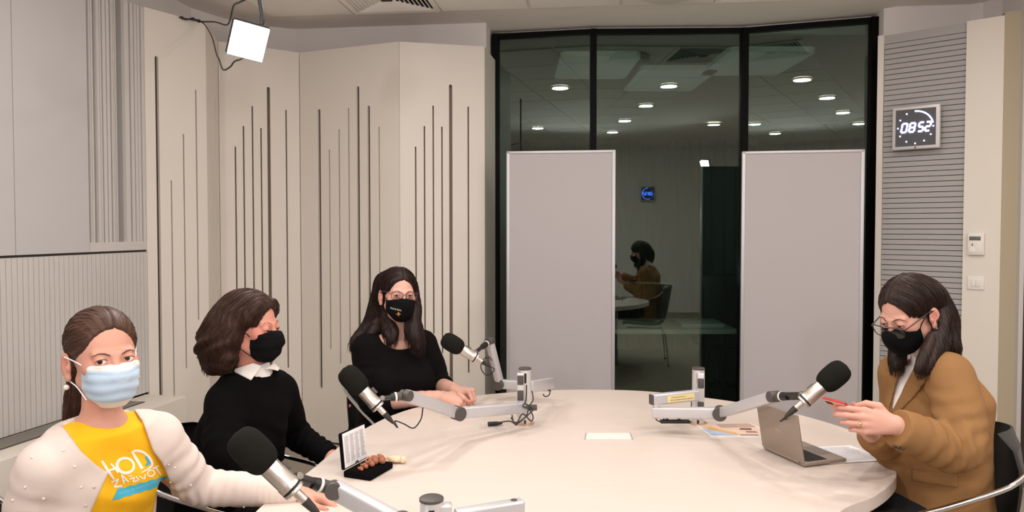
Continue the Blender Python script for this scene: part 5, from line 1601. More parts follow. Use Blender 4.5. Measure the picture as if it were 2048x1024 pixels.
# cardigan
Cg = Fld((-1.42, 1.52, .40), (-.50, 2.34, 1.14), .0048)
torso(Cg, secs, .019, RL, FW, (SR, SL), NB, .050)
for s_ in (-1, 1): Cg.put(ell(Vector((-1.105, 1.915, .868)) + FW * .055 + RL * .062 * s_, (.070, .070, .070)), .05)
Cg.puts(chain([SR, SR.lerp(ER, .5) + Vector((-.012, -.01, 0)), ER, WR], [.048, .049, .046, .036], 5), .03)
Cg.puts(chain([SL, SL.lerp(EL, .55) + Vector((.004, 0, .0)), EL + Vector((0, .004, .004)), EL.lerp(WL, .5) + Z3 * .004, WL], [.046, .046, .042, .038, .030], 5), .03)
for c_, dr, lam, am, rad in ((EL, (WL - EL), .030, .0045, .08), (SL.lerp(EL, .5), EL - SL, .05, .004, .08), (WL.lerp(EL, .25), WL - EL, .018, .0018, .06), (SR.lerp(ER, .6), ER - SR, .06, .0028, .10), (Vector((-1.08, 1.80, .80)), RL + Z3 * .3, .06, .004, .1)): Cg.fold(c_, dr, lam, am, rad, .6)
ORG = Vector((-1.10, 1.915, .86)) + FW * .115
def pl(pts): return [((lambda q: ((q - ORG).dot(RL), (q - ORG).z))(Wp(a, b, ORG, FW))) for a, b in pts]
Cg.put(viewcut([(112, 834), (138, 868), (163, 903), (190, 928), (217, 946), (199, 985), (180, 1028), (150, 1160), (352, 1160), (347, 1024), (338, 962), (324, 926), (306, 902), (298, 880), (286, 846), (264, 814), (250, 740), (120, 740)], NB, FW, -.05), .004, 's')
Cg.put(cap(NB + Z3 * .045, NB + Z3 * .1, .070), .004, 's')
Cg.cuff(WL - (WL - EL).normalized() * .004, (WL - EL))
cg = link('cardigan', to_mesh('cardigan', [Cg.mesh()]), M['cardigan'], w1)
bv = bvh_of(cg)
for px, py in ((64, 915), (126, 901), (51, 974), (162, 974), (87, 997), (26, 1000), (149, 933), (349, 935), (381, 970), (488, 1013)):
    q = on_surface(bv, px, py, .001)
    if q: m_ = MB(); m_.ball(q, .0032, 10); m_.build('pearl_bead', M['pearl'], cg)
for px, py in ((188, 974), (171, 1011), (310, 912), (337, 929), (341, 964)):
    q = on_surface(bv, px, py, .001)
    if q: m_ = MB(); m_.ball(q, .0036, 12); m_.build('button', pm('glass_button', srgb(214, 206, 204), .1, .3), cg)
# print
bs = bvh_of(shirt)
def q6(*p): return [(180 + x / 6.65, 870 + y / 6.65) for x, y in p]
def ring(cx, cy, rx, ry, tilt=0): return q6(*[(cx + rx * math.cos(t) * math.cos(tilt) - ry * math.sin(t) * math.sin(tilt), cy + rx * math.cos(t) * math.sin(tilt) + ry * math.sin(t) * math.cos(tilt)) for t in [2 * math.pi * k / 16 + .8 for k in range(17)]])
inkw = pm('white_print', srgb(250, 238, 228), .8); inkb = pm('blue_print', srgb(66, 176, 206), .8); inkl = pm('pale_blue_print', srgb(150, 206, 214), .8)
k = 1 / 6.65
pr = decal_grid('print_banner', bs, q6((292, 876))[0], q6((960, 672))[0], q6((1034, 540))[0], q6((360, 722))[0], inkb, shirt, 40, 8, .0011, lambda u, v: (u, v + .05 * math.sin(u * 31) * (1 if v in (0, 1) else 0) + (.10 * math.sin(v * 7) if u == 0 else 0)))
decal_strokes('print_letter_h', bs, [(q6((155, 345), (225, 455), (320, 590)), [34 * k, 40 * k, 26 * k]), (q6((215, 482), (345, 440)), 26 * k), (q6((272, 378), (318, 430), (372, 500)), [16 * k, 30 * k, 22 * k])], inkw, shirt)
decal_strokes('print_letter_o', bs, [(ring(468, 405, 112, 98, .25), [36 * k, 44 * k, 36 * k, 30 * k, 36 * k])], inkw, shirt)
decal_strokes('print_letter_d', bs, [(q6((565, 235), (620, 330), (692, 450)), [34 * k, 40 * k, 40 * k]), (q6((545, 240), (600, 208), (700, 225), (790, 305), (822, 390), (780, 445), (680, 500)), [18 * k, 34 * k, 34 * k, 34 * k, 24 * k, 14 * k])], inkw, shirt)
decal_strokes('print_child_shape', bs, [(q6((738, 288), (770, 335), (778, 375), (735, 412)), [34 * k, 34 * k, 42 * k, 16 * k])], inkb, shirt)
sm = 20 * k
decal_strokes('print_letter_z', bs, [(q6((280, 628), (378, 584)), sm), (q6((378, 584), (318, 692)), sm), (q6((318, 692), (428, 672)), 24 * k)], inkw, shirt)
decal_strokes('print_letter_a', bs, [(q6((418, 525), (450, 648)), sm), (q6((420, 530), (512, 622)), sm), (q6((440, 612), (492, 590)), 12 * k)], inkw, shirt)
decal_strokes('print_letter_z', bs, [(q6((508, 540), (535, 552)), 12 * k), (q6((535, 552), (556, 528)), 12 * k), (q6((525, 586), (588, 562)), 16 * k), (q6((588, 562), (568, 622)), 16 * k), (q6((568, 622), (632, 602)), 16 * k)], inkw, shirt)
decal_strokes('print_letter_i', bs, [(q6((606, 545), (652, 602)), 16 * k)], inkw, shirt)
decal_strokes('print_letter_v', bs, [(q6((650, 548), (722, 585)), 16 * k), (q6((722, 585), (728, 522)), 16 * k)], inkw, shirt)
decal_strokes('print_letter_o', bs, [(ring(806, 508, 46, 40, -.2), 17 * k)], inkw, shirt)
decal_strokes('print_letter_t', bs, [(q6((826, 450), (912, 405)), 18 * k), (q6((866, 430), (935, 530)), 20 * k)], inkw, shirt)
def decal_text(name, body, p0, p1, hpx, bvh, mat, par, off=.0016):
    me = text_mesh(body, 1.0, 0); xs = [v.co.x for v in me.vertices]; ys = [v.co.y for v in me.vertices]
    x0, x1 = min(xs), max(xs); y0, y1 = min(ys), max(ys)
    bm = bmesh.new(); bm.from_mesh(me); bmesh.ops.triangulate(bm, faces=bm.faces)
    d = Vector((p1[0] - p0[0], p1[1] - p0[1])); n = Vector((d.y, -d.x)).normalized()
    bad = []
    for v in bm.verts:
        u = (v.co.x - x0) / (x1 - x0); w_ = (v.co.y - y0) / (y1 - y0) - .5
        q = on_surface(bvh, p0[0] + d.x * u + n.x * w_ * hpx, p0[1] + d.y * u + n.y * w_ * hpx, off)
        if q is None: bad.append(v)
        else: v.co = q
    if bad: bmesh.ops.delete(bm, geom=bad, context='VERTS')
    bm.to_mesh(me); bm.free()
    return link(name, me, mat, par)
decal_text('print_slogan', 'ZA \u017dENU. ZA OBITELJ. ZA HRVATSKU.', q6((385, 782))[0], q6((965, 592))[0], 36 * k, bs, inkl, shirt)
thighs(M['trouser'], M['shoe'], w1, (-1.13, 2.04, .52), (-1.20, 1.88, .52), (-.72, 1.90, .52), (-.80, 1.72, .52), (-.70, 1.92, 0), (-.78, 1.72, 0))
# ================================================================== shared wardrobe
M['skin2'] = skin_mat('skin_pink', srgb(208, 146, 128), srgb(190, 106, 92))
M['skin3'] = skin_mat('skin_fair', srgb(216, 168, 150), srgb(200, 126, 112))
M['skin4'] = skin_mat('skin_light', srgb(208, 158, 140), srgb(192, 116, 102))
M['hair2'] = hair_mat('hair_wavy_brown', srgb(33, 20, 15), srgb(70, 45, 34))
M['hair3'] = hair_mat('hair_dark_brown', srgb(20, 12, 11), srgb(50, 30, 26))
M['hair4'] = hair_mat('hair_straight_brown', srgb(25, 16, 13), srgb(56, 38, 30))
M['brow2'] = pm('brow_soft_brown', srgb(150, 104, 86), .8)
M['brow3'] = pm('brow_dark', srgb(56, 36, 30), .7)
M['knit_black'] = pm('black_knit', srgb(11, 10, 11), .95, spec=.08, var=.1, nscale=300, bump=.25, bscale=900)
M['dress_black'] = pm('black_blouse_fabric', srgb(14, 11, 12), .9, spec=.12, var=.1, nscale=200, bump=.15, bscale=700)
M['cotton_white'] = pm('white_shirt_cotton', srgb(236, 230, 226), .85, var=.02, bump=.1, bscale=800)
M['mask_black'] = pm('black_mask_cloth', srgb(13, 13, 14), .9, spec=.12, var=.1, nscale=200, bump=.1, bscale=900)
M['camel'] = pm('camel_wool_blazer', srgb(143, 106, 68), .9, spec=.15, var=.06, nscale=120, bump=.12, bscale=700)
M['button_brown'] = pm('brown_button', srgb(66, 46, 30), .4)
M['lens'] = bpy.data.materials.new('clear_lens'); M['lens'].use_nodes = True
_nt = M['lens'].node_tree
for _n in list(_nt.nodes): _nt.nodes.remove(_n)
_a = _nt.nodes.new('ShaderNodeBsdfTransparent'); _b = _nt.nodes.new('ShaderNodeBsdfGlossy'); _b.inputs['Roughness'].default_value = .02; _c = _nt.nodes.new('ShaderNodeFresnel'); _c.inputs[0].default_value = 1.6; _m = _nt.nodes.new('ShaderNodeMixShader'); _o = _nt.nodes.new('ShaderNodeOutputMaterial')
_a.inputs[0].default_value = (.985, .985, .985, 1)
_nt.links.new(_c.outputs[0], _m.inputs[0]); _nt.links.new(_a.outputs[0], _m.inputs[1]); _nt.links.new(_b.outputs[0], _m.inputs[2]); _nt.links.new(_m.outputs[0], _o.inputs[0])
def yawv(deg):
    t = math.radians(deg); return Vector((math.sin(t), -math.cos(t), 0)), Vector((math.cos(t), math.sin(t), 0))     # front, person's left
def cloth_mask(H, FS, par, mat, half, zc, top=-.006, loops=True, n_fold=0, rear=-.02, tent=.0520):
    K = head_field(.0020, -.15, ears=False)
    K.put(ell((0, -.072, -.056), (.050, tent, .060)), .02)
    K.put(cap((0, -.090, -.006), (0, -.112, -.040), .009, .015), .025)
    K.d -= f32(.0032)
    if n_fold: K.disp(lambda X, Y, Z: .0014 * np.sin(Z * 170 + np.abs(X) * 40) * (Z < -.02))
    bx = Fld(K.lo, K.lo + K.h * (K.n - 1), K.h); bx.put(rbox((0, -.075, zc), (half[0], .080, half[1]), None, .014))
    m = tuple(min(a, b) for a, b in zip(K.d.shape, bx.d.shape)); sl = tuple(slice(0, q) for q in m)
    K2 = Fld(K.lo, K.lo + K.h * (np.array(m) - 1.0001), K.h); K2.d = smax(K.d[sl], bx.d[sl], .003)
    for s_ in (-1, 1):
        K2.half((s_ * .030, -.085, top - .011), (s_ * -.30, -.15, 1), .002) if False else None
    X, Y, Z = K2.full(); K2.d = smax(K2.d, (Z - (top - .22 * np.maximum(np.abs(X) - .006, 0) + 0 * Y)).astype(f32), .002)
    K2.half((0, rear, 0), (0, 1, 0), .004)
    mk = link('face_mask', to_mesh('face_mask', [K2.mesh(H.xf)]), mat, par)
    if loops:
        for s_ in (-1, 1):
            xw = half[0]
            local_tubes(H, 'ear_loop', [(push_out(FS, spline([(s_ * (xw - .003), min(-.044, rear - .004), top - .020), (s_ * .068, -.026, -.016), (s_ * .0755, -.006, -.003), (s_ * .083, .014, .004)], 5)), .0014), (push_out(FS, spline([(s_ * (xw - .006), min(-.042, rear - .004), -.094), (s_ * .066, -.016, -.074), (s_ * .072, .004, -.058), (s_ * .078, .016, -.050)], 5)), .0014)], mat, mk)
    return mk, K2
def spectacles(H, par, mat, zc, yc, hw, hh, r=.0013, tilt=0.0, label=None, lens=None):
    g = thing('glasses', label, 'glasses', H.O) if False else None
    o = None; rims = []
    for s_ in (-1, 1):
        pts = []
        for k in range(33):
            t = 2 * math.pi * k / 32; c, sn = math.cos(t), math.sin(t)
            x = hw * math.copysign(abs(c) ** .5, c); z = hh * math.copysign(abs(sn) ** .5, sn)
            if z < 0: x *= 1 + .10 * z / hh
            pts.append((s_ * .0335 + x, yc + .006 * ((s_ * .0335 + x) / .05) ** 2 + tilt * z, zc + z))
        rims.append((pts, r))
    rims.append((spline([(-.0335 + hw, yc + .001, zc + .004), (0, yc - .002, zc + .0065), (.0335 - hw, yc + .001, zc + .004)], 6), r))
    fr = local_tubes(H, 'glasses_frame', rims, mat, par, 8)
    for s_ in (-1, 1):
        m_ = MB(); m_.add([p for p in rims[0 if s_ < 0 else 1][0][:-1]], [tuple(range(32))]); me = m_.mesh('lens')
        for v in me.vertices: v.co = H.w(v.co)
        link('lens', me, lens or M['lens'], fr)
        e = .0335 + hw
        local_tubes(H, 'temple', [(spline([(s_ * e, yc + .008, zc + hh * .55), (s_ * (e + .006), yc + .016, zc + hh * .55), (s_ * .0735, -.045, zc + hh * .62 + .003), (s_ * .0790, .004, .006), (s_ * .0800, .020, -.004)], 5), r * 1.15)], mat, fr)
    return fr
def parted_hair(h=.0028, lo=(-.20, -.16, -.34), hi=(.20, .20, .15), vol=.0, part=0.0, faceR=(.0715, .066, .094), facez=-.020, facey=-.096, k=.010):
    G = Fld(lo, hi, h)
    G.put(ell((0, .018, .036), (.0805 + vol, .0985 + vol, .0840 + vol)))
    G.put(ell((part * .4, facey, facez), faceR), k, 's')
    return G

# ================================================================== PERSON WITH THE WHITE COLLAR (second from the left)
w2 = thing('person', 'person with shoulder-length wavy brown hair, black sweater over white collar and black mask', 'person', (-.95, 2.52, 0))
H = Head(W(501, 650, 2.50), 75, 5, 0, .98)
FW2, LF2 = yawv(56)
NB = W(507, 744, 2.525)
SR = NB - LF2 * .108 + Vector((0, 0, -.080)); SL = NB + LF2 * .106 + Vector((0, 0, -.084))
ER = W(456, 915, 2.30); WR = W(585, 985, 2.36); EL = W(590, 868, 2.74); WL = W(660, 912, 2.66)
F = head_field(.0022, -.20, eye=.0016, lid=-.0040)
nb_l = H.l(NB); F.put(cap((0, .020, -.070), nb_l, .046, .050), .028)
secs2 = [(Vector((-.985, 2.53, .48)), .185, .16, .13), (Vector((-.965, 2.525, .68)), .155, .130, .115), (Vector((-.925, 2.52, .86)), .132, .124, .110), (Vector((-.895, 2.525, .95)), .116, .098, .093), (NB - Z3 * .015, .085, .060, .065)]
lo2, hi2 = (-1.30, 2.15, .42), (-.52, 2.95, 1.14)
B = Fld(lo2, hi2, .009); torso(B, secs2, -.004, LF2, FW2, (SR, SL), NB, .045)
for a, b, c in ((SR, ER, WR), (SL, EL, WL)): B.puts(chain([a, b, c], [.046, .040, .026], 5), .02)
dR = (WR - ER).normalized(); dL = (WL - EL).normalized()
hpR = hand_prims(WR + dR * .004, (dR + Vector((.3, .2, -.2))).normalized(), (.0, -.3, .9), [(25, 30, 20)] * 4, [(.05, .040, -.01), (.08, .045, -.02), (.105, .042, -.025)], side=1)
hpL = hand_prims(WL + dL * .004, (dL + Vector((.1, -.3, -.4))).normalized(), (.3, .2, .9), [(35, 40, 25)] * 4, [(.05, .040, -.01), (.08, .045, -.02), (.105, .042, -.025)], side=-1)
hf = hand_field([hpR, hpL], [cap(WR - dR * .08, WR, .032, .026), cap(WL - dL * .08, WL, .032, .026)], .003)
spots = [(H.w((s_ * .050, -.060, -.020)), .035, .55) for s_ in (-1, 1)] + [(H.w((s_ * .08, .012, -.02)), .03, .5) for s_ in (-1, 1)]
link('body', to_mesh('body', [F.mesh(H.xf), B.mesh()] + [q.mesh() for q in hf], {'blush': blush_fn(spots)}), M['skin2'], w2)
eyes(H, w2, M['brown_iris'], (0, -1, -.45)); brows(H, F, w2, M['brow2'], -.004, .0013); lashes(H, w2, M['brow1'], .0016, -.0040, .0007)
G = parted_hair(.0030, (-.17, -.13, -.22), (.17, .25, .16), .006, .02, (.074, .064, .100), -.026, -.098, .014)
for s_ in (-1, 1):
    G.puts(chain([(s_ * .062, .012, .030), (s_ * .074, .034, -.030), (s_ * .076, .050, -.090), (s_ * .066, .062, -.135)], [.032, .038, .040, .026], 5), .028)
    G.puts(chain([(s_ * .045, .060, .02), (s_ * .055, .090, -.050), (s_ * .050, .092, -.100), (s_ * .045, .080, -.145)], [.050, .050, .044, .026], 5), .030)
G.puts(chain([(0, .07, .03), (0, .092, -.04), (0, .094, -.10), (0, .082, -.140)], [.052, .056, .048, .030], 5), .03)
G.puts(chain([(-.040, -.050, .090), (-.066, -.040, .052), (-.0745, -.008, .012)], [.016, .018, .016], 5), .018)
G.puts(chain([(.035, -.060, .088), (.064, -.050, .048), (.0735, -.010, .006)], [.008, .008, .008], 5), .014)
G.disp(lambda X, Y, Z: (.0048 * np.sin(Y * 75 + 1.4 * np.sin(Z * 48 + X * 25) + Z * 62) * np.clip((.02 - Z) * 16, 0, 1) + .0012 * np.sin(Y * 260 + 2 * np.sin(Z * 60) + X * 120)))
G.put(ell((0, -.10, -.07), (.06, .055, .075)), .01, 's')
def flow2(p):
    up_ = np.clip((p[:, 2] - .02) / .08, 0, 1); sx = np.sign(p[:, 0] - .015)
    return np.stack([sx * 1.3 * up_ + .35 * np.sin(p[:, 2] * 75 + p[:, 1] * 30), .55 * up_ + .20 + .55 * np.sin(p[:, 2] * 70 + p[:, 0] * 40) * (1 - up_), -1 + 0 * up_], 1)
hr = grow_hair(H, 'hair', G, strand_attr(H, 'wave', 26), M['hair2'], w2, flow2, 2300, 18, .007, .0008, 5, 2, -.115)
cloth_mask(H, F, w2, M['mask_black'], (.0600, .056), -.062, -.006, True, 1, rear=-.040, tent=.0475)
# sweater
S = Fld(lo2, hi2, .0052)
torso(S, secs2, .012, LF2, FW2, (SR, SL), NB, .050)
S.puts(chain([SR, SR.lerp(ER, .5) + Vector((-.004, -.006, 0)), ER, WR], [.050, .051, .048, .036], 5), .03)
S.puts(chain([SL, SL.lerp(EL, .5), EL, WL], [.047, .048, .044, .033], 5), .03)
for c_, dr, lam, am, rad in ((EL.lerp(WL, .5), WL - EL, .030, .005, .07), (EL, WL - EL, .034, .005, .07), (ER.lerp(SR, .3), ER - SR, .05, .004, .09), (NB + FW2 * .13 - Z3 * .22, LF2 * .5 + Z3, .07, .004, .1), (NB + FW2 * .13 - Z3 * .34, LF2 * -.4 + Z3, .06, .005, .1), (WR.lerp(ER, .6), WR - ER, .035, .004, .08)): S.fold(c_, dr, lam, am, rad, .7)
S.put(cap(NB + FW2 * .006 + Z3 * .002, NB + FW2 * .01 + Z3 * .1, .060), .004, 's')
S.cuff(WL, dL); S.cuff(WR, dR)
link('sweater', to_mesh('sweater', [S.mesh()]), M['knit_black'], w2)
# collar: a stand around the neck and two turned-down leaves
C_ = Fld(NB - Vector((.13, .13, .10)), NB + Vector((.13, .13, .07)), .0026)
ax_ = (H.w((0, .022, -.09)) - NB).normalized()
C_.put(loft([(NB - Z3 * .036, .074, .070, .068), (NB + ax_ * .030, .060, .058, .058)], LF2, FW2, 2.0))
C_.put(cap(NB - ax_ * .08, NB + ax_ * .10, .0515), .002, 's')
for sg, px in ((-1, [(474, 716), (524, 731), (502, 761), (468, 744)]), (1, [(530, 738), (562, 716), (564, 730), (556, 742), (540, 738)])):
    L_ = Fld(C_.lo, C_.lo + C_.h * (C_.n - 1.0001), C_.h)
    L_.put(loft([(NB - Z3 * .040 + FW2 * .014, .098, .094, .080), (NB + ax_ * .034, .062, .060, .060)], LF2, FW2, 2.0))
    f_, _, _ = viewcut(px, NB, Vector((-.3, -1, 0)), -.10); X, Y, Z = L_.full(); L_.d = smax(L_.d, f_(X, Y, Z).astype(f32), .002)
    I_ = Fld(C_.lo, C_.lo + C_.h * (C_.n - 1.0001), C_.h); I_.put(loft([(NB - Z3 * .060 + FW2 * .014, .098, .094, .080), (NB + ax_ * .020, .062, .060, .060)], LF2, FW2, 2.0))
    L_.d = smax(L_.d, -(I_.d + f32(.001)), 0)
    C_.d = np.minimum(C_.d, L_.d)
link('shirt_collar', to_mesh('shirt_collar', [C_.mesh()]), M['cotton_white'], w2)
thighs(M['trouser'], M['shoe'], w2, (-.93, 2.60, .53), (-.99, 2.44, .53), (-.50, 2.55, .55), (-.53, 2.38, .55), (-.46, 2.56, 0), (-.50, 2.38, 0))

# ================================================================== WOMAN WITH CLASPED HANDS (back left)
w3 = thing('person', 'woman with long dark hair, glasses and black printed mask, hands clasped on the table', 'person', (-.55, 3.46, 0))
H = Head(W(797, 586.5, 3.40), 24, 2, 3, 1.0)
FW3, LF3 = yawv(24)
NB = W(795, 668, 3.43)
SR = NB - LF3 * .148 + Vector((0, 0, -.062)); SL = NB + LF3 * .124 + Vector((0, 0, -.062))
ER = W(748, 806, 3.34); WR = W(884, 794, 3.27); EL = W(876, 772, 3.50); WL = W(909, 779, 3.33)
F = head_field(.0024, -.26, eye=.0036)
nb_l = H.l(NB); F.put(cap((0, .020, -.070), nb_l, .042, .046), .028)
F.put(ell(nb_l + Vector((0, .012, -.055)), (.125, .070, .065)), .045)
secs3 = [(Vector((-.575, 3.49, .48)), .185, .16, .13), (Vector((-.56, 3.475, .68)), .150, .125, .115), (Vector((-.545, 3.455, .86)), .144, .120, .110), (NB + Vector((-.012, .012, -.085)), .138, .095, .095), (NB - Z3 * .015, .090, .060, .065)]
lo3, hi3 = (-.88, 3.12, .42), (-.12, 3.80, 1.13)
B = Fld(lo3, hi3, .009); torso(B, secs3, -.004, LF3, FW3, (SR, SL), NB, .044)
B.puts(chain([SR, ER], [.044, .038], 3), .02); B.puts(chain([SL, EL], [.044, .038], 3), .02)
Fa = Fld((-.70, 3.14, .70), (-.15, 3.60, .92), .004)
Fa.puts(chain([ER, ER.lerp(WR, .35) + Z3 * .003, WR], [.040, .038, .0265], 6), .01); Fa.puts(chain([EL, EL.lerp(WL, .4), WL], [.038, .036, .0265], 6), .01)
dR = (WR - ER).normalized(); dL = (WL - EL).normalized()
hpR = hand_prims(WR + dR * .004, (.95, -.10, -.16), (.15, -.72, .66), [(30, 40, 25), (36, 46, 28), (42, 50, 30), (46, 52, 30)], [(.050, .040, -.012), (.080, .044, -.024), (.104, .034, -.034)], side=1, sc=.98)
hpL = hand_prims(WL + dL * .004, (.84, -.36, .02), (.36, -.05, .93), [(66, 74, 34), (70, 76, 36), (74, 78, 36), (78, 78, 36)], [(.045, .042, -.012), (.072, .046, -.030), (.090, .036, -.044)], side=-1, sc=.98)
hf = hand_field([hpR, hpL], [cap(WR - dR * .03, WR, .029, .0262), cap(WL - dL * .03, WL, .029, .0262)], .0023)
spots = [(H.w((s_ * .045, -.07, -.012)), .03, .35) for s_ in (-1, 1)] + [(H.w((s_ * .08, .012, -.02)), .03, .45) for s_ in (-1, 1)] + [(q[0], .022, .6) for q in hpR[3] + hpL[3]]
link('body', to_mesh('body', [F.mesh(H.xf), B.mesh(), Fa.mesh()] + [q.mesh() for q in hf], {'blush': blush_fn(spots)}), M['skin3'], w3)
eyes(H, w3, M['brown_iris'], (-.22, -1, 0)); brows(H, F, w3, M['brow3'], -.006, .0013); lashes(H, w3, M['brow3'], .0036, r=.0007)
G = parted_hair(.0030, (-.19, -.15, -.34), (.17, .19, .15), .002, .0)
for s_ in (-1, 1): G.put(ell((s_ * .090, -.002, -.026), (.024, .026, .040)), .006, 's')
def hl(pts): return [H.l(W(*p)) for p in pts]
G.puts(chain([(-.055, .055, .05)] + hl([(757, 606, 3.47), (750, 630, 3.47), (742, 648, 3.47), (728, 664, 3.45), (712, 678, 3.42), (703, 692, 3.40)]), [.040, .036, .032, .030, .022, .014, .005], 5), .02)
G.puts(chain(hl([(766, 620, 3.47), (764, 640, 3.47), (750, 660, 3.43), (738, 672, 3.40)]), [.030, .030, .022, .010], 5), .02)
G.puts(chain([(-.050, .060, .02)] + hl([(772, 628, 3.44), (779, 644, 3.40), (787, 658, 3.365), (788, 670, 3.345), (784, 682, 3.335)]), [.036, .026, .020, .017, .014, .010], 5), .012)
G.puts(chain(hl([(770, 640, 3.43), (773, 658, 3.38), (776, 670, 3.345), (781, 686, 3.335)]), [.022, .017, .012, .008], 5), .010)
G.puts(chain([(.062, .030, .045)] + hl([(829, 606, 3.41), (829, 630, 3.37), (827, 655, 3.335), (831, 676, 3.315), (836, 694, 3.31)]), [.028, .024, .026, .028, .023, .014], 5), .014)
G.puts(chain(hl([(822, 640, 3.36), (820, 662, 3.33), (826, 680, 3.315), (833, 692, 3.31)]), [.020, .021, .017, .010], 5), .012)
G.puts(chain(hl([(834, 650, 3.36), (840, 672, 3.34), (845, 692, 3.33)]), [.020, .017, .009], 5), .012)
G.puts(chain([(.0, .085, .02), (0, .095, -.07), (0, .080, -.15)], [.052, .046, .030], 4), .025)
G.disp(strand_disp('down', .0006, fr=40)); groove(G, .004, .06, -.12, .05, .0035, .004)
def down_flow(H, part, back=.35):
    g_ = np.array(H.l(H.O + Vector((0, 0, -1))))
    def fn(p):
        up_ = np.clip((p[:, 2] - .015) / .07, 0, 1); sx = np.sign(p[:, 0] - part)
        return g_[None, :] * (1 - .3 * up_)[:, None] + np.stack([sx * 1.3 * up_, back * (.4 + up_), 0 * up_], 1)
    return fn
hr = grow_hair(H, 'hair', G, strand_attr(H, 'down', 34), M['hair3'], w3, down_flow(H, .004), 2300, 20, .0085, .0008, 7, 4, -.15)
mk, _k = cloth_mask(H, F, w3, M['mask_black'], (.0640, .058), -.066, -.012, True, 0)
bv = bvh_of(mk)
decal_text('mask_lettering', 'Hod za \u017eivot', (781, 615.5), (803, 620.5), 4.0, bv, M['cotton_white'], mk, .0008)
orange = pm('orange_print', srgb(196, 132, 66), .8)
decal_strokes('mask_emblem', bv, [([(797, 624.0), (797, 627.4)], 2.4), ([(797, 628.6), (797, 632)], 2.4), ([(793, 628), (796.4, 628)], 2.4), ([(797.6, 628), (801, 628)], 2.4)], orange, mk, .0008)
spectacles(H, w3, pm('dark_red_frame', srgb(98, 38, 40), .3), -.001, -.1035, .0260, .0160, .0013, -.08)
D = Fld(lo3, hi3, .0050)
torso(D, secs3, .009, LF3, FW3, (SR, SL), NB, .046)
for s_ in (-1, 1): D.put(ell(NB - Z3 * .20 + FW3 * .085 + LF3 * .070 * s_ , (.080, .075, .078)), .05)
for s_, S_ in ((-1, SR), (1, SL)): D.put(ell(S_ + LF3 * .004 * s_ + Z3 * .010, (.060, .058, .062)), .02)
SEr = ER.lerp(WR, .30); SEl = EL.lerp(WL, .35)
D.puts(chain([SR, SR.lerp(ER, .5) + LF3 * -.012, ER, SEr + (WR - ER) * .04], [.052, .054, .052, .046], 5), .025)
D.puts(chain([SL, SL.lerp(EL, .5) + LF3 * .010, EL, SEl + (WL - EL) * .04], [.052, .052, .049, .046], 5), .025)
for c_, dr, lam, am, rad in ((SR + Z3 * .03, LF3 + FW3 * .3, .019, .0060, .045), (SL + Z3 * .03, LF3 - FW3 * .3, .019, .0060, .045), (SR.lerp(ER, .5), ER - SR, .042, .004, .08), (SR.lerp(ER, .9), ER - SR, .030, .004, .07), (EL, EL - SL, .034, .004, .07), (NB - Z3 * .30 + FW3 * .12, Z3 + LF3 * .3, .06, .004, .1)): D.fold(c_, dr, lam, am, rad, .6)
D.put(ell(NB + FW3 * .040 + Z3 * .004, (.094, .094, .070)), .004, 's'); D.put(cap(NB + Z3 * .0, NB + Z3 * .1, .066), .004, 's')
D.cuff(SEr, WR - ER, .064); D.cuff(SEl, WL - EL, .064)
link('blouse', to_mesh('blouse', [D.mesh()]), M['dress_black'], w3)
br = MB(); p_ = on_surface(bvh_of(bpy.data.objects[w3.children[-1].name]), 815, 694, .002)
if p_: br.ball(p_, .0035, 10); br.build('brooch', M['nickel'], w3)
rg = MB(); q_ = hpR[4]((.104, -.0135, .004)); d_ = (hpR[4]((.112, -.0135, .0)) - q_).normalized()
rg.lathe(q_ - d_ * .002, d_, [(0, .0098), (.0015, .0104), (.003, .0098)], 20, cap=False); rg.build('ring', M['nickel'], w3)
cn = MB(); a = W(700, 812, 3.40); cn.ball(a, (.006, .006, .008), 12); cn.build('pink_charm', pm('pink_charm', srgb(226, 108, 116), .5), w3)
thighs(M['trouser'], M['shoe'], w3, (-.47, 3.52, .52), (-.62, 3.45, .52), (-.28, 3.14, .52), (-.45, 3.06, .52), (-.26, 3.14, 0), (-.43, 3.06, 0))

# ================================================================== WOMAN IN THE BROWN BLAZER (right)
w4 = thing('person', 'woman in a camel brown blazer and black mask looking down at a red phone', 'person', (1.40, 2.43, 0))
H = Head((1.290, 2.400, 1.268), -68, 27, 0, .97)
FW4, LF4 = yawv(-70)
NB = W(1862, 726, 2.43)
SL = W(1896, 750, 2.29); SR = NB - LF4 * .118 + Vector((0, 0, -.055))
EL = W(1911, 900, 2.17); WL = W(1790, 850, 2.13); ER = W(1812, 912, 2.56); WR = W(1741, 868, 2.34)
F = head_field(.0022, -.24, eye=.0026, lid=-.0018)
nb_l = H.l(NB); F.put(cap((0, .022, -.068), nb_l, .042, .046), .028)
hipc = Vector((1.405, 2.44, .50))
secs4 = [(hipc, .185, .16, .13), (Vector((1.405, 2.435, .68)), .155, .125, .115), (Vector((1.392, 2.43, .87)), .158, .115, .110), (NB + Vector((.028, 0, -.10)), .155, .092, .095), (NB - Z3 * .012 + Vector((.008, 0, 0)), .090, .058, .065)]
lo4, hi4 = (1.00, 1.98, .50), (1.72, 2.76, 1.20)
B = Fld(lo4, hi4, .009); torso(B, secs4, -.004, LF4, FW4, (SR, SL), NB, .045)
for a, b, c in ((SR, ER, WR), (SL, EL, WL)): B.puts(chain([a, b, c], [.045, .038, .026], 5), .02)
dR = (WR - ER).normalized(); dL = (WL - EL).normalized()
hpL = hand_prims(WL + dL * .002, (-.97, .10, .14), (.06, -.92, .26), [(22, 30, 22), (24, 34, 26), (28, 40, 30), (34, 46, 32)], [(.044, .046, -.004), (.074, .050, -.018), (.098, .040, -.028)], side=-1, sc=1.0)
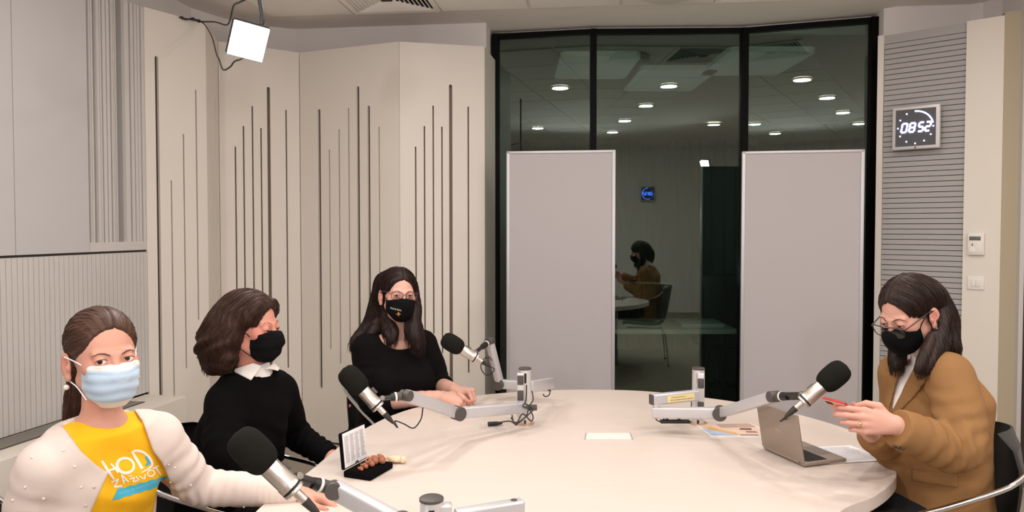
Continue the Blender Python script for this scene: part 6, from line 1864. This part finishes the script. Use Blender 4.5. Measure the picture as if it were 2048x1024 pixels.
hpR = hand_prims(WR + dR * .004, (-.70, -.46, .34), (-.16, .36, -.90), [(26, 40, 26), (28, 44, 28), (32, 46, 30), (36, 48, 30)], [(.048, .044, -.014), (.078, .052, -.030), (.100, .048, -.046)], side=1, sc=.98)
hf = hand_field([hpL, hpR], [cap(WL - dL * .09, WL, .032, .0265), cap(WR - dR * .09, WR, .032, .0262)], .0020)
spots = [(H.w((s_ * .045, -.07, -.012)), .03, .35) for s_ in (-1, 1)] + [(H.w((s_ * .08, .012, -.02)), .03, .55) for s_ in (-1, 1)] + [(q[0], .020, .6) for q in hpR[3] + hpL[3]]
link('body', to_mesh('body', [F.mesh(H.xf), B.mesh()] + [q.mesh() for q in hf], {'blush': blush_fn(spots)}), M['skin4'], w4)
eyes(H, w4, M['brown_iris'], (0, -1, -.35)); brows(H, F, w4, M['brow3'], -.006, .0015); lashes(H, w4, M['brow3'], .0026, -.0018)
for hp in (hpL, hpR):
    for tp, d, up_ in hp[3][:4]:
        pass
G = parted_hair(.0028, (-.18, -.25, -.38), (.18, .20, .15), .002, -.006, (.0725, .066, .094), -.018, -.097)
for s_ in (-1, 1): G.put(ell((s_ * .090, -.004, -.024), (.024, .026, .038)), .006, 's')
G.puts(chain([(.050, .050, .05)] + hl([(1882, 612, 2.37), (1884, 648, 2.34), (1874, 690, 2.31), (1860, 720, 2.285), (1851, 742, 2.28)]), [.034, .026, .021, .019, .017, .013], 6), .012)
G.puts(chain(hl([(1866, 668, 2.325), (1853, 700, 2.29), (1842, 728, 2.275), (1838, 742, 2.275)]), [.012, .015, .013, .010], 6), .008)
G.puts(chain(hl([(1880, 690, 2.31), (1870, 722, 2.285), (1864, 748, 2.28)]), [.016, .012, .009], 5), .008)
G.puts(chain([(.040, .065, .03)] + hl([(1888, 630, 2.42), (1894, 662, 2.41), (1904, 690, 2.38), (1912, 700, 2.37)]), [.044, .034, .028, .016, .004], 5), .02)
G.puts(chain(hl([(1886, 640, 2.38), (1890, 675, 2.36), (1888, 705, 2.33)]), [.028, .020, .006], 5), .012)
G.puts(chain([(-.060, .035, .05)] + hl([(1806, 660, 2.50), (1798, 690, 2.48), (1793, 716, 2.46), (1792, 734, 2.45)]), [.034, .023, .022, .019, .013], 5), .016)
G.puts(chain([(.0, .088, .02), (0, .10, -.07), (0, .082, -.12)], [.052, .044, .028], 4), .025)
G.disp(strand_disp('down', .0005, fr=40)); groove(G, -.004, .055, -.13, .05, .003, .004)
for s_ in (-1, 1): G.put(ell((s_ * .085, -.008, -.028), (.016, .020, .034)), .004, 's')
hr = grow_hair(H, 'hair', G, strand_attr(H, 'down', 34), M['hair4'], w4, down_flow(H, -.004), 2400, 18, .008, .0007, 9, 3, -.12)
cloth_mask(H, F, w4, M['mask_black'], (.0610, .056), -.066, -.016, True, 0, rear=-.036)
spectacles(H, w4, pm('dark_tortoise_frame', srgb(36, 26, 24), .3), -.014, -.1165, .0265, .0200, .0018, -.06)
m_ = MB(); m_.ball(H.w((.0835, .004, -.058)), (.0035, .0035, .0065), 12); m_.build('earring', M['nickel'], w4)
# turtleneck
T_ = Fld(NB - Vector((.22, .22, .34)), NB + Vector((.12, .14, .06)), .0042)
T_.put(loft([(c, a + .010, f_ + .013, b + .006) for c, a, f_, b in secs4], LF4, FW4, 2.3))
ax_ = (H.w((0, .022, -.09)) - NB).normalized()
T_.put(cap(NB - ax_ * .05, NB + ax_ * .042, .066, .0520), .02)
link('turtleneck', to_mesh('turtleneck', [T_.mesh()]), M['cotton_white'], w4)
# blazer
J = Fld(lo4, hi4, .0046)
torso(J, [(hipc, .190, .185, .14), *secs4[1:]], .020, LF4, FW4, (SR, SL), NB, .050)
J.puts(chain([SL, SL.lerp(EL, .5) + Vector((.018, -.006, 0)), EL + Vector((.006, 0, .004)), EL.lerp(WL, .5) + Z3 * -.006, WL - dL * .005 - Z3 * .006], [.056, .058, .055, .051, .043], 6), .03)
J.puts(chain([SR, SR.lerp(ER, .5), ER, WR - dR * .005], [.054, .054, .051, .044], 6), .03)
for c_, dr, lam, am, rad in ((EL + Vector((-.03, -.03, .02)), (EL - WL) + Z3 * .10, .042, .007, .075), (SL.lerp(EL, .75), Z3 * -1 + Vector((.3, 0, 0)), .045, .006, .08), (EL.lerp(WL, .35), WL - EL, .05, .005, .08), (Vector((1.33, 2.30, .95)), Vector((.6, 0, 1)), .055, .005, .09), (Vector((1.36, 2.28, .80)), Vector((-.5, 0, 1)), .07, .006, .1), (ER.lerp(WR, .4), WR - ER, .035, .004, .07)): J.fold(c_, dr, lam, am, rad, .6)
J.put(viewcut([(1812, 680), (1842, 680), (1835, 722), (1824, 742), (1808, 773), (1790, 816), (1785, 838), (1784, 812), (1793, 765), (1803, 737)], NB, FW4, -.06), .003, 's')
J.put(cap(NB + ax_ * .012, NB + ax_ * .1, .064), .004, 's')
J.cuff(WL - dL * .008, dL, .085); J.cuff(WR - dR * .010, dR, .080)
jk = link('blazer', to_mesh('blazer', [J.mesh()]), M['camel'], w4)
def largest(P, Q):
    lab = np.arange(len(P))
    for _ in range(400):
        m = lab[Q].min(1); new = lab.copy()
        for c in range(4): np.minimum.at(new, Q[:, c], m)
        new = new[new]
        if (new == lab).all(): break
        lab = new
    u, n = np.unique(lab, return_counts=True); k = lab == u[n.argmax()]
    ix = np.cumsum(k) - 1
    return P[k], ix[Q[k[Q].all(1)]]
def raised(name, px, off, k=.0015, n=None, y0=-.10, mat=None):
    R_ = sub_copy(J, viewcut(px, NB, n or Vector((0, -1, 0)), y0), k, off)
    return link(name, to_mesh(name, [largest(*R_.mesh())]), mat or M['camel'], jk)
raised('lapel', [(1834, 726), (1856, 757), (1832, 790), (1797, 826), (1787, 838), (1784, 822), (1809, 774)], .006)
raised('lapel', [(1800, 735), (1790, 775), (1780, 812), (1779, 840), (1768, 800), (1776, 745)], .005, n=Vector((0, -1, 0)), y0=-.30)
raised('pocket_flap', [(1823, 938), (1914, 949), (1916, 976), (1823, 962)], .006)
bv = bvh_of(jk)
for px, py in ((1789, 893), (1797, 894.5), (1805, 896)):
    q = on_surface(bv, px, py, .001)
    if q: m_ = MB(); m_.ball(q, .0055, 12); m_.build('cuff_button', M['button_brown'], jk)
for hp, i, d0 in ((hpL, 2, .1),):
    q_ = hp[4]((.092, -.0140, .001)); q2 = hp[4]((.108, -.0150, -.010)); d_ = (q2 - q_).normalized()
    m_ = MB(); m_.lathe(q_, d_, [(0, .0100), (.001, .0107), (.0028, .0107), (.0038, .0100)], 24, cap=False); m_.build('ring', pm('gold_ring', srgb(222, 176, 130), .25, .9), w4)
thighs(M['trouser'], M['shoe'], w4, (1.36, 2.34, .56), (1.40, 2.54, .56), (.93, 2.24, .585), (.95, 2.50, .56), (.98, 2.24, 0), (1.0, 2.5, 0))
# phone
ph = thing('phone', 'phone in a red case held in both hands by the woman in the brown blazer', 'phone', W(1685, 815, 2.22))
Lv = Vector((.56, .50, -.46)).normalized(); wv_ = Vector((.64, -.74, -.07)); wv_ = (wv_ - Lv * wv_.dot(Lv)).normalized(); nv_ = Lv.cross(wv_)
tp_ = W(1667, 800.5, 2.19); pc = tp_ + Lv * .074
A_ = Matrix((wv_, Lv, wv_.cross(Lv))).transposed()
m_ = MB(); m_.box(pc, (.0355, .074, .0042), A_, 0, .004); m_.build('case', pm('red_phone_case', srgb(186, 52, 44), .35, coat=.3), ph)
m_ = MB(); m_.box(pc + nv_ * .0040, (.0325, .071, .0012), A_, 0, .001); m_.build('back_cover', pm('rose_back', srgb(222, 164, 146), .4), ph)
m_ = MB(); m_.box(pc - nv_ * .0042, (.0325, .070, .0006), A_); m_.build('screen', pm('phone_glass', srgb(20, 20, 24), .1), ph)
m_ = MB(); m_.box(pc - Lv * .056 + wv_ * -.018 + nv_ * .0056, (.010, .010, .0010), A_, 0, .001); m_.build('camera_bump', M['blackplastic'], ph)
